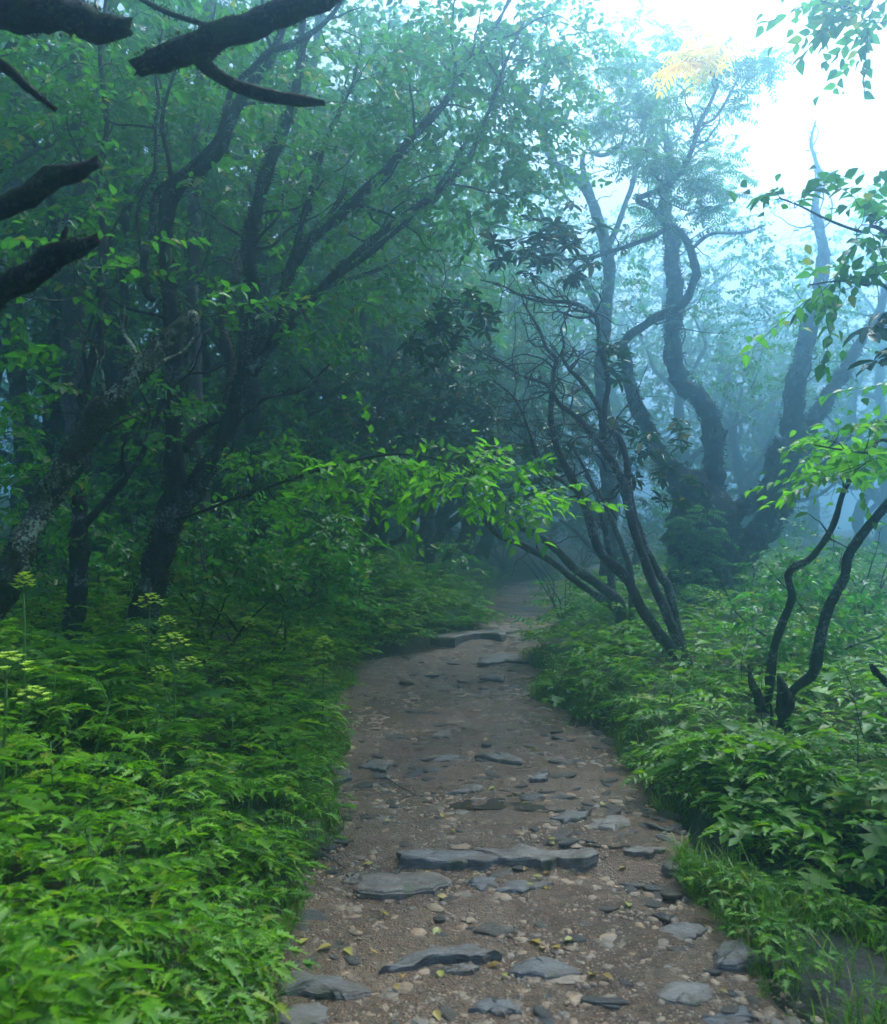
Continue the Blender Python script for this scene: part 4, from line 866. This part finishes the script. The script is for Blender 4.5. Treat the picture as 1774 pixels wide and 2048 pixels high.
# wood deep in the mist: three kinds of background tree, each copied
def bg_proto(k):
    r = np.random.default_rng(500 + k); t = Tree('misty_tree', '', M['bark_grey' if k % 2 else 'bark_dark'], (0, 0, 0))
    H = [7.5, 6.5, 8.5, 6.0][k]; lean = r.normal(size=2) * .6; rows = []
    for i in range(7):
        z = -.3 + (H * .75) * i / 6; rows.append((lean[0] * (i / 6) ** 1.5 + r.normal() * .12, lean[1] * (i / 6) ** 1.5 + r.normal() * .12, z, .17 * (1 - .6 * i / 6)))
    q = t.limb3(rows, .14, 4, .12); lims = [q]
    for j in range(7):
        i = int(len(q) * r.uniform(.2, .9)); a = r.uniform(0, 6.28); p = q[i, :3].copy(); d = unit(np.array((math.cos(a), math.sin(a), .9))); rr = q[i, 3] * .6; rw = [(*p, rr)]
        for m in range(6):
            d = unit(d + r.normal(size=3) * .28 + np.array((0, 0, .08))); p = p + d * r.uniform(.35, .6); rw.append((*p, rr * (1 - .8 * (m + 1) / 6)))
        lims.append(t.limb3(rw, .1, 5, .12))
    for l in lims: t.side(l, 6, .9, .35, .35, .012, .35, rg=r)
    S = []
    for _ in range(230):
        while True:
            a = r.uniform(-1, 1, 3)
            if a @ a < 1: break
        S.append((a[0] * 2.3 + lean[0], a[1] * 2.3 + lean[1], H * .62 + a[2] * H * .4))
    t.grow(S, 'farleaf', r, 1.6); return t.build(0, 8)
bgp = [bg_proto(k) for k in range(4)]
bgr = np.random.default_rng(77)
spots = []
for (x, y) in [(-5.2, 12.5), (-3.6, 14), (-7.5, 13), (-9.5, 16), (-6, 17), (-2.6, 17.5), (-4.2, 21), (-8, 22), (-12, 21), (-1, 22), (-1.2, 15.2), (-.2, 27), (-5, 28), (-11, 29), (1.0, 33), (-3, 36), (-16, 30), (5.2, 17), (4.4, 23), (5.6, 29), (3.3, 38), (7.8, 20), (9.5, 26), (12, 32), (7.2, 35), (-8, 40), (10.5, 18.5), (14, 25), (5.6, 42), (-14, 15), (0.2, 45), (13, 42), (6.4, 14.5), (8.6, 15.8), (9.8, 22), (12.2, 21), (7.4, 25), (11, 28), (15.5, 29), (9, 33), (14.5, 35), (17.5, 38), (18, 33), (-6.8, 15), (-5.4, 19.5), (-9, 19), (-3.4, 24.5), (-7, 25.5), (-12.5, 25), (-1.9, 19.2), (-10.5, 13.4), (-4.8, 16), (-15, 22), (-1.6, 30), (-6.2, 33), (.4, 20.3), (-.4, 17.2), (2.2, 26.5), (1.2, 22.8), (3.4, 25), (4.6, 26.5), (.4, 24.5), (2.6, 30), (5.5, 31), (4.2, 15.5), (7.5, 17.2), (9.2, 19), (8.5, 22.5), (6.0, 20.5), (3.0, 34), (7.6, 30.5)]:
    spots.append((x, y))
spots = [(x, y) for x, y in spots if not np.interp(y, TY, TL) - 1.2 < x < np.interp(y, TY, TR) + 1.2 and not (10 < math.degrees(math.atan2(x, y)) < 40 and y < 23)]
for i, (x, y) in enumerate(spots):
    o = bgp[i] if i < 4 else copy_tree(bgp[i % 4])
    az = math.degrees(math.atan2(x, y)); s = bgr.uniform(.85, 1.2)
    s *= (.66 + (.008 if az < 18 else .004) * y) * (1.65 if az > 9 and y > 22 else 1) if az > 6 else 1.3
    o.location = (x, y, gz(x, y)); o.rotation_euler = (0, 0, bgr.uniform(0, 6.28)); o.scale = (s, s, s * bgr.uniform(.9, 1.15))
    u = 887 + FPX * x / y; fade = 'faint' if y > 24 else ('pale' if y > 17 else 'hazy')
    place = next(p for lim, p in ((250, 'behind the leaning mossy trunk'), (430, 'behind the twin-stemmed tree'), (700, 'beyond the long limbs sweeping up to the right'), (960, 'behind the dark rhododendron left of the bend'), (1130, 'at the far end of the trail'), (1290, 'behind the twisted rhododendron stems'), (1480, 'behind the massive old tree'), (9999, 'beyond the crooked saplings at right')) if u < lim)
    tag(o, f'{fade} twisted tree in the mist {place}', 'tree', f'{fade} misty trees {place}')

# ---------------------------------------------------------------- plants
def compound_leaf(seed, L=.34, pairs=3, kind='herb', ls=.13, asp=.5, mat_=None, droop=.35, cheap=False):
    """petiole and leaflets, base at the origin, growing along +Y and arching"""
    r = np.random.default_rng(seed); mb = MB(); t = np.linspace(0, 1, 8); c = np.c_[.02 * np.sin(t * 3), t * L, .22 * L * np.sin(t * PI * .6) - droop * L * t ** 3]
    tube(mb, c[::(3 if cheap else 1)], np.linspace(.0028, .0012, 8)[::(3 if cheap else 1)], 3, mat=1)
    tt = np.linspace(.42, .92, pairs); q = np.stack([np.interp(tt, t, c[:, k]) for k in range(3)], -1)
    lo = ls * (1 - .45 * (tt - .42) / .5) * r.uniform(.85, 1.1, pairs)
    for sg in (1, -1):
        d = np.c_[np.full(pairs, sg * 1.0), np.full(pairs, .55), np.full(pairs, -.12)] + r.normal(size=(pairs, 3)) * .12
        leaves(mb, kind, q, d, np.array((0, 0, 1.)) + r.normal(size=(pairs, 3)) * .2, lo, lo * asp)
    leaves(mb, kind, c[-2:-1], np.array([(0, 1, -.35)]), np.array([(0, 0, 1.)]), np.array([ls * 1.05]), np.array([ls * asp * 1.1]))
    return mb
def simple_leaf(seed, L=.2):
    r = np.random.default_rng(seed); mb = MB(); c = np.array([(0, 0, 0), (0, L * .3, .05), (0, L * .5, .06)]); tube(mb, c, [.0025, .002, .0015], 3, mat=1)
    leaves(mb, 'herb', c[-1:], np.array([(0, 1, -.2)]), np.array([(r.normal() * .2, .2, 1.)]), np.array([L * .8]), np.array([L * .58])); return mb
def fern_frond(seed, L=.5, kind='leaflet', n=16):
    r = np.random.default_rng(seed); mb = MB(); t = np.linspace(0, 1, n); c = np.c_[.02 * np.sin(t * 4), t * L, .45 * L * np.sin(t * PI * .55) - .35 * L * t ** 2.5]
    tube(mb, c[::3], np.linspace(.003, .0008, n)[::3], 3, mat=1); k = np.arange(3, n); ll = L * .24 * np.sin(PI * np.clip((t[k] - .1) / .95, 0, 1)) ** .7 + .008
    for sg in (1, -1):
        d = np.c_[np.full(len(k), sg), np.full(len(k), .4), np.full(len(k), -.2)]
        leaves(mb, kind, c[k], d, np.array((0, 0, 1.)) + r.normal(size=(len(k), 3)) * .1, ll, ll * (.3 if n > 12 else .42))
    return mb
LM = {}
LM['herb'] = [compound_leaf(k, .3 + .03 * (k % 3), 4 + k % 2, ls=.085, asp=.44) for k in range(5)]
LM['small'] = [compound_leaf(20 + k, .17, 2 + k % 2, ls=.06, asp=.5) for k in range(4)]
LM['broad'] = [simple_leaf(40 + k, .2 + .02 * k) for k in range(4)]
LM['fern'] = [fern_frond(60 + k, .42 + .05 * k) for k in range(3)]
LB = {'herb': [compound_leaf(k, .3 + .03 * (k % 3), 4, 'leaflet', .085, .42, cheap=True) for k in range(5)], 'small': [compound_leaf(20 + k, .17, 2 + k % 2, 'far', .06, .5, cheap=True) for k in range(4)],
      'broad': [simple_leaf(40 + k, .2 + .02 * k) for k in range(4)], 'fern': [fern_frond(60 + k, .42 + .05 * k, 'far', 12) for k in range(3)], 'far': [compound_leaf(80 + k, .32, 3, 'far', .13, .5, cheap=True) for k in range(4)]}
LMAT = {'far': 'herb_leaf', 'herb': 'herb_leaf', 'small': 'herb_leaf', 'broad': 'herb_leaf', 'fern': 'fern_leaf'}
LME = {k: [m.mesh(k + '_leaf', [M[LMAT[k]], M['stem']]) for m in v] for k, v in LM.items()}

def plant_layout(kind, h, r):
    """leaf placements on one plant: (variant, base xyz, yaw, pitch, scale)"""
    out = []
    if kind == 'fern':
        n = r.integers(5, 8)
        for k in range(n): out.append((r.integers(3), (0, 0, .02), k * 6.283 / n + r.normal() * .3, r.uniform(.1, .6), h / .35 * r.uniform(.7, 1.1)))
    else:
        n = {'far': r.integers(5, 8), 'herb': r.integers(6, 10), 'small': r.integers(6, 10), 'broad': r.integers(5, 8)}[kind]; a = r.uniform(0, 6)
        for k in range(n):
            t = (k + .6) / n; z = h * (.25 + .72 * t); out.append((r.integers(4), (0, 0, z), a + k * 2.4, .25 + .5 * t * r.random() - (1 - t) * .15, (1.15 - .5 * t) * r.uniform(.75, 1.2)))
    return out
def leafmat(b, yaw, pit, s):
    return Matrix.Translation(Vector(b)) @ Matrix.Rotation(yaw, 4, 'Z') @ Matrix.Rotation(pit, 4, 'X') @ Matrix.Scale(s, 4)

def stem_mesh(h, r):
    mb = MB(); t = np.linspace(0, 1, 5); tube(mb, np.c_[r.normal() * .02 * t, r.normal() * .02 * t, -.05 + (h + .05) * t], np.linspace(.005, .002, 5), 5); return mb
STEMS = [stem_mesh(1.0, np.random.default_rng(k)).mesh('stem', M['stem']) for k in range(3)]
def plant_thing(name, kind, x, y, h, label, group, r, lean=(0, 0)):
    root = link(name, None, None, (x, y, gz(x, y))); root.empty_display_size = .1; root.rotation_euler = (lean[0], lean[1], r.uniform(0, 6.28))
    tag(root, label, 'fern' if kind == 'fern' else 'plant', group)
    if kind != 'fern':
        o = link('stem', STEMS[r.integers(3)], root); o.scale = (1, 1, h)
    for (v, b, yaw, pit, s) in plant_layout(kind, h, r):
        o = link('leaf', LME[kind][v % len(LME[kind])], root); o.matrix_local = leafmat(b, yaw, pit, s)
    return root

# scatter spots
def plant_spots(n, seed):
    r = np.random.default_rng(seed); out = []
    while len(out) < n:
        side = -1 if r.random() < .56 else 1; y = 1.7 + 16 * r.random() ** 1.9
        d = (r.random() ** 1.4) * (2.6 + .28 * y) + .0
        if side < 0: x = float(xl(y)) - d - .05
        else:
            x = float(xr(y)) + d + .03
            if y < 5.0 and x < float(xd(y)) + .16: continue
        if abs(x) / y > .75: continue
        out.append((x, y, d, side))
    return out
pr = np.random.default_rng(11)
SP = plant_spots(1700, 5); SP.sort(key=lambda s: math.hypot(s[0], s[1]))
left_k = right_k = 0; bulk = {k: MB() for k in LB}
def bulk_plant(kind, x, y, h, r):
    z = gz(x, y); R0 = Matrix.Translation((x, y, z)) @ Matrix.Rotation(r.uniform(0, 6.28), 4, 'Z')
    for (v, b, yaw, pit, s) in plant_layout(kind, h, r):
        src = LB[kind][v % len(LB[kind])]; m = np.array(R0 @ leafmat(b, yaw, pit, s)); V = np.concatenate(src.v) @ m[:3, :3].T + m[:3, 3]; B = bulk[kind]; n0 = B.n
        B.v.append(V); B.n += len(V)
        for k in (3, 4):
            for f, mm in zip(src.f[k], src.m[k]): B.f[k].append(f + n0); B.m[k].append(mm)
for (x, y, d, side) in SP:
    u = pr.random(); edge = d < .22
    if side < 0: kind = 'small' if edge or u < .22 else ('fern' if u > .86 else ('broad' if u > .78 else 'herb'))
    else: kind = 'small' if edge or u < .35 else ('fern' if u > .93 else ('broad' if u > .76 else 'herb'))
    h = {'small': .13, 'herb': .34, 'broad': .3, 'fern': .3}[kind] * (1 if side < 0 else .5) * pr.uniform(.7, 1.3) * (1 + .35 * min(1, d / 1.2))
    if kind == 'fern' and y < 3.8: kind = 'herb'
    zone = ('near the bottom of the picture' if y < 3.3 else 'below the leaning trunk' if x < -1.5 and y < 5.5 else 'beside the gravel of the trail' if d < .5 and y < 6 else 'below the twin-stemmed tree' if y < 7 else 'towards the bend') if side < 0 else ('above the ditch' if y < 4.6 else 'beside the gravel of the trail' if d < .5 and y < 7 else 'around the snag and saplings' if x > 1.6 and y < 7 else 'around the twisted rhododendron')
    if side > 0 and (1.5 < x < 2.7 and 4.0 < y < 5.4 or 1.5 < x < 3.0 and 6.0 < y < 8): h *= .55
    vis = abs(x) / y < .58 and 1150 + (CAM_Z - gz(x, y) - h) * FPX / y < 2040
    if vis and side < 0 and left_k < 150 and kind != 'fern':
        left_k += 1
        plant_thing({'herb': 'serrated_herb', 'small': 'small_herb', 'broad': 'broadleaf_herb'}[kind], kind, x, y, h, {'herb': 'tall toothed-leaf herb on the left bank ', 'small': 'low small-leaved herb on the left bank ', 'broad': 'herb with broad single leaves on the left bank '}[kind] + zone, f'{kind} plants on the left bank {zone}', pr, (pr.normal() * .12, pr.normal() * .12))
    elif vis and side > 0 and right_k < 110 and kind != 'fern':
        right_k += 1
        plant_thing({'herb': 'serrated_herb', 'small': 'small_herb', 'broad': 'broadleaf_herb'}[kind], kind, x, y, h, {'herb': 'toothed-leaf herb on the right side ', 'small': 'low small-leaved herb on the right side ', 'broad': 'herb with broad single leaves on the right side '}[kind] + zone, f'{kind} plants right {zone}', pr, (pr.normal() * .12, pr.normal() * .12))
    elif vis and kind == 'fern' and y < 8:
        plant_thing('fern', 'fern', x, y, h, 'arching fern on the ' + ('left bank ' if side < 0 else 'right side ') + zone, 'ferns ' + ('left ' if side < 0 else 'right ') + zone, pr)
    else: bulk_plant('far' if kind == 'herb' and y > 6.5 else kind, x, y, h, pr)
for k in range(110):
    y = pr.uniform(2.5, 5.0); x = float(xd(y)) + .1 + pr.random() * .75
    if abs(x) / y > .62: continue
    kind = ['small', 'broad', 'herb', 'broad'][k % 4]; h = {'small': .1, 'broad': .1, 'herb': .14}[kind] * pr.uniform(.7, 1.3)
    plant_thing({'herb': 'serrated_herb', 'small': 'small_herb', 'broad': 'broadleaf_herb'}[kind], kind, x, y, h, {'herb': 'toothed-leaf herb on the dark slope above the ditch', 'small': 'low small-leaved herb on the dark slope above the ditch', 'broad': 'broad-leaved herb on the dark slope above the ditch'}[kind], f'{kind} plants above the ditch', pr, (.2, 0))
for k in range(90):
    y = pr.uniform(9.2, 12.6); x = float(xl(y)) - .02 - pr.random() ** 1.5 * 1.6; bulk_plant('fern' if k % 3 == 0 else 'far', x, y, pr.uniform(.2, .42), pr)
for k in range(260):
    y = pr.uniform(2.6, 9.5); x = max(float(xr(y)), float(xd(y)) if y < 5 else -9) + .2 + pr.random() * (1.2 + .35 * y)
    if abs(x) / y < .64: bulk_plant(['small', 'small', 'far', 'fern'][k % 4], x, y, pr.uniform(.1, .2), pr)
# far carpet
fr = np.random.default_rng(21)
for _ in range(700):
    y = fr.uniform(9, 30); x = fr.uniform(-.62, .62) * y
    if xl(y) - .05 < x < xr(y) + .05: continue
    bulk_plant('far' if fr.random() < .7 else 'fern', x, y, fr.uniform(.3, .6), fr)
for k, B in bulk.items():
    if B.n: tag(link('undergrowth', B.mesh('undergrowth', [M[LMAT[k]], M['stem']])), {'far': 'misty carpet of herbs spreading under the distant trees', 'herb': 'carpet of toothed-leaf herbs spreading under the trees', 'small': 'carpet of low small-leaved ground cover', 'broad': 'carpet of broad-leaved ground cover', 'fern': 'carpet of ferns spreading under the misty trees'}[k], 'undergrowth', None, 'stuff')

for k, (u, v, D, h) in enumerate([(545, 1400, 5.2, .5), (600, 1420, 5.4, .42), (575, 1460, 4.9, .36), (505, 1400, 5.0, .45), (1430, 1400, 6.6, .4), (1120, 1420, 7.0, .3)]):
    x = px(u, v, D)[0]; plant_thing('broadleaf_herb', 'broad', x, D, h, ['tall glossy broad-leaved herb leaning over the left trail edge', 'glossy broad-leaved herb nearest the left trail edge', 'low glossy broad-leaved herb just before the leaning one', 'glossy broad-leaved herb left of the leaning one', 'broad-leaved herb at the foot of the twisted rhododendron', 'broad-leaved herb on the right verge before the bend'][k], 'glossy broad-leaved herbs', pr)
# dead stalks standing in the undergrowth
for k in range(26):
    sd = -1 if k < 16 else 1; y = pr.uniform(3, 8); x = float(xl(y)) - pr.uniform(.2, 2.4) if sd < 0 else max(float(xr(y)), float(xd(y)) if y < 5 else 0) + pr.uniform(.3, 2.2)
    h = pr.uniform(.3, .65); t_ = np.linspace(0, 1, 7); mb = MB(); a_ = pr.normal(size=2) * .12
    tube(mb, np.c_[a_[0] * t_ ** 2 + .01 * np.sin(t_ * 9), a_[1] * t_ ** 2, -.03 + h * t_], np.linspace(.004, .0015, 7), 5)
    tube(mb, [(a_[0] * .3, a_[1] * .3, h * .55), (a_[0] * .3 + pr.normal() * .05, a_[1] * .3 + .03, h * .75)], [.002, .001], 4)
    o = link('dead_stalk', mb.mesh('dead_stalk', M['bark_grey']), None, (x, y, gz(x, y))); tag(o, 'thin dry brown stalk standing among the green plants ' + ('on the left bank' if sd < 0 else 'right of the trail'), 'stalk', 'dry stalks ' + ('left' if sd < 0 else 'right'))
# umbels
def umbel(u, v, D, label, size=.09):
    p = px(u, v, D); x, y = p[0], p[1]; g = gz(x, y); h = max(.3, p[2] - g); r = np.random.default_rng(int(u * 7 + v))
    root = link('umbel_plant', None, None, (x, y, g)); tag(root, label, 'plant', 'flowering umbel plants')
    mb = MB(); t = np.linspace(0, 1, 9); bx, by = r.normal() * .06, r.normal() * .06
    c = np.c_[bx * (t - 1) * (t), by * (t - 1) * t, -.05 + (h - .06 + .05) * t]; tube(mb, c, np.linspace(.009, .004, 9), 6); link('stem', mb.mesh('stem', M['stem']), root)
    heads = [(0, 0, h - .06, 1.0)] + ([(.09, .02, h - .16, .7), (-.08, .04, h - .2, .6)] if size > .07 else [])
    for (hx, hy, hz, s) in heads:
        mb = MB()
        if hx: tube(mb, [(0, 0, hz - .12), (hx * .6, hy * .6, hz - .05), (hx, hy, hz)], [.004, .003, .003], 4, mat=1)
        for k in range(16):
            a = k * 2.4; q = math.sqrt((k + .5) / 16); e = np.array((math.cos(a) * q * size * s, math.sin(a) * q * size * s, .075 * s * (1.2 - 1.0 * q * q))); o0 = np.array((hx, hy, hz))
            tube(mb, [o0, o0 + e * .6 + (0, 0, .004), o0 + e], [.0016, .0012, .001], 3, mat=1)
            n = 9; b = np.arange(n) * 2.4; f = np.c_[np.cos(b), np.sin(b), np.full(n, .8)]
            leaves(mb, 'far', o0 + e + f * .002, f, np.array((0, 0, 1.)) + 0 * f + .3 * f, .024 * s, .02 * s)
        link('flower_head', mb.mesh('flower_head', [M['umbel'], M['stem']]), root)
    for k in range(5):
        o = link('leaf', LME['herb'][k % 5], root); o.matrix_local = leafmat((0, 0, h * (.2 + .12 * k)), k * 2.4, .4, 1.1 - .1 * k)
umbel(48, 1160, 3.9, 'tallest umbel plant beside the leaning mossy trunk', .05)
umbel(300, 1200, 4.6, 'umbel plant with open yellow-green heads before the twin-stemmed tree', .09)
umbel(345, 1280, 4.3, 'broad yellow-green umbel just below the twin-stemmed tree', .1)
umbel(648, 1282, 6.0, 'small umbel plant leaning out beside the trail edge', .07)
umbel(497, 1243, 6.4, 'small distant umbel in the shade behind the left bank plants', .05)
umbel(14, 1325, 3.0, 'large umbel plant cut by the left picture edge', .1)
umbel(1432, 1190, 8.6, 'umbel plant at the foot of the massive old tree', .1)

# grass -------------------------------------------------------------------
def grass(n, seed):
    r = np.random.default_rng(seed); mb = MB(); P = []
    while len(P) < n:
        u = r.random()
        if u < .45:   # tongue between trail and ditch
            y = r.uniform(1.9, 4.1); a, b = float(xr(y)) - .04, float(xd(y)) - .08
            if b <= a: continue
            x = r.uniform(a, b)
        elif u < .72: y = r.uniform(1.9, 9); x = float(xl(y)) - abs(r.normal()) * .16 + .03
        else: y = r.uniform(4.6, 10); x = float(xr(y)) + abs(r.normal()) * .2 - .03
        if NZ[7](np.array((x * 3.6, y * 3.6, 0))) + r.normal() * .22 < -.05: continue
        P.append((x, y))
    P = np.array(P); z = ground_z(P[:, 0], P[:, 1]); k = len(P); a = r.uniform(0, 6.28, k); L = np.exp(r.normal(math.log(.09), .45, k)); w = r.uniform(.0018, .004, k) ; be = r.uniform(.3, 1.3, k)
    d = np.c_[np.cos(a), np.sin(a)]; s = np.c_[-d[:, 1], d[:, 0], 0 * a]; V = []
    for t in (0, .4, .75, 1.0):
        c = np.c_[P + d * (L * be * t ** 2 * .8)[:, None], z - .005 + L * t * (1 - .35 * be * t)]
        if t < 1: V += [c - s * (w * (1 - .5 * t))[:, None], c + s * (w * (1 - .5 * t))[:, None]]
        else: V.append(c)
    V = np.stack(V, 1); o = (np.arange(k) * 7)[:, None, None]
    mb.add(V, (np.array([[4, 5, 6]])[None] + o).reshape(-1, 3), (np.array([[0, 1, 3, 2], [2, 3, 5, 4]])[None] + o).reshape(-1, 4))
    tag(link('grass', mb.mesh('grass', M['grass'])), 'short wet grass along both edges of the trail', 'grass', None, 'stuff')
grass(17000, 3)
# small herbs on the grass tongue
gr = np.random.default_rng(31)
for k in range(20):
    y = gr.uniform(2.3, 4.0); x = gr.uniform(float(xr(y)) + .05, max(float(xr(y)) + .1, float(xd(y)) - .1))
    plant_thing('small_herb', 'small', x, y, gr.uniform(.05, .1), 'tiny herb in the grass tongue between trail and ditch', 'herbs in the grass tongue', gr)

# fallen leaves and sticks -------------------------------------------------
fm = MB(); leaves(fm, 'birch', [(0, 0, 0)], [(0, 1, 0)], [(0, 0, 1)], 1.0, .6); fme = fm.mesh('fallen_leaf', M['dead_leaf'])
for (u, v) in [(745, 1735), (800, 1990), (1120, 1905), (690, 1908), (740, 1910), (1440, 1990), (1545, 2010), (520, 2020), (870, 2035), (1290, 1618), (1200, 1608), (870, 1480), (640, 1500), (850, 1760), (1080, 1900), (600, 1900), (900, 1665), (990, 1580), (770, 1650), (1240, 1745), (1000, 1935), (760, 1835), (830, 1410), (700, 1430), (1100, 1690), (660, 1740)] + [(float(gr.uniform(660, 1260)), float(gr.uniform(1400, 2030))) for _ in range(44)]:
    p = onground(u, v); o = link('fallen_leaf', fme, None, (p[0], p[1], gz(p[0], p[1]) + .016)); s = gr.uniform(.025, .07); o.scale = (s, s, s); o.rotation_euler = (gr.normal() * .15, gr.normal() * .15, gr.uniform(0, 6.28))
    tag(o, 'yellowing fallen leaf lying on the wet trail', 'leaf', 'fallen leaves on the trail')
def stick(pts, r, label):
    P = np.array([onground(u, v) for u, v in pts]); P[:, 2] = [gz(a, b) + r + .012 for a, b in P[:, :2]]; q = spline(np.c_[P, np.full(len(P), r)], .02)
    mb = MB(); tube(mb, q[:, :3] - P[0], q[:, 3] * np.linspace(1, .5, len(q)), 7, .15, NZ[0], 30, cap0=True); tag(link('stick', mb.mesh('stick', M['bark_grey']), None, P[0]), label, 'stick')
stick([(1470, 1945), (1500, 1935), (1545, 1938)], .006, 'pale forked stick on the soil below the grass tongue')
stick([(625, 1712), (660, 1728), (690, 1745)], .005, 'thin dark stick near the left end of the step stones')
stick([(770, 1560), (800, 1580), (830, 1595)], .006, 'thin wet stick by the puddle at mid trail')

# ---------------------------------------------------------------- haze
def haze_mat():
    m = bpy.data.materials.new('haze'); m.use_nodes = True; nt = m.node_tree; nt.nodes.clear()
    o = nt.nodes.new('ShaderNodeOutputMaterial'); v = nt.nodes.new('ShaderNodeVolumePrincipled')
    v.inputs['Color'].default_value = HAZE_C; v.inputs['Density'].default_value = HAZE; v.inputs['Anisotropy'].default_value = .9
    nt.links.new(v.outputs[0], o.inputs['Volume']); return m
bpy.context.view_layer.update()
top = max((o.matrix_world @ Vector(c))[2] for o in bpy.data.objects if o.type == 'MESH' for c in o.bound_box)
x0, x1, y0, y1, z0, z1 = -61, 61, -15, 111, -2.0, top + .5
V = [(x, y, z) for z in (z0, z1) for y in (y0, y1) for x in (x0, x1)]
mb = MB(); mb.add(V, None, [(0, 2, 3, 1), (4, 5, 7, 6), (0, 1, 5, 4), (2, 6, 7, 3), (0, 4, 6, 2), (1, 3, 7, 5)])
tag(link('haze', mb.mesh('haze', haze_mat(), smooth=False)), kind='stuff')
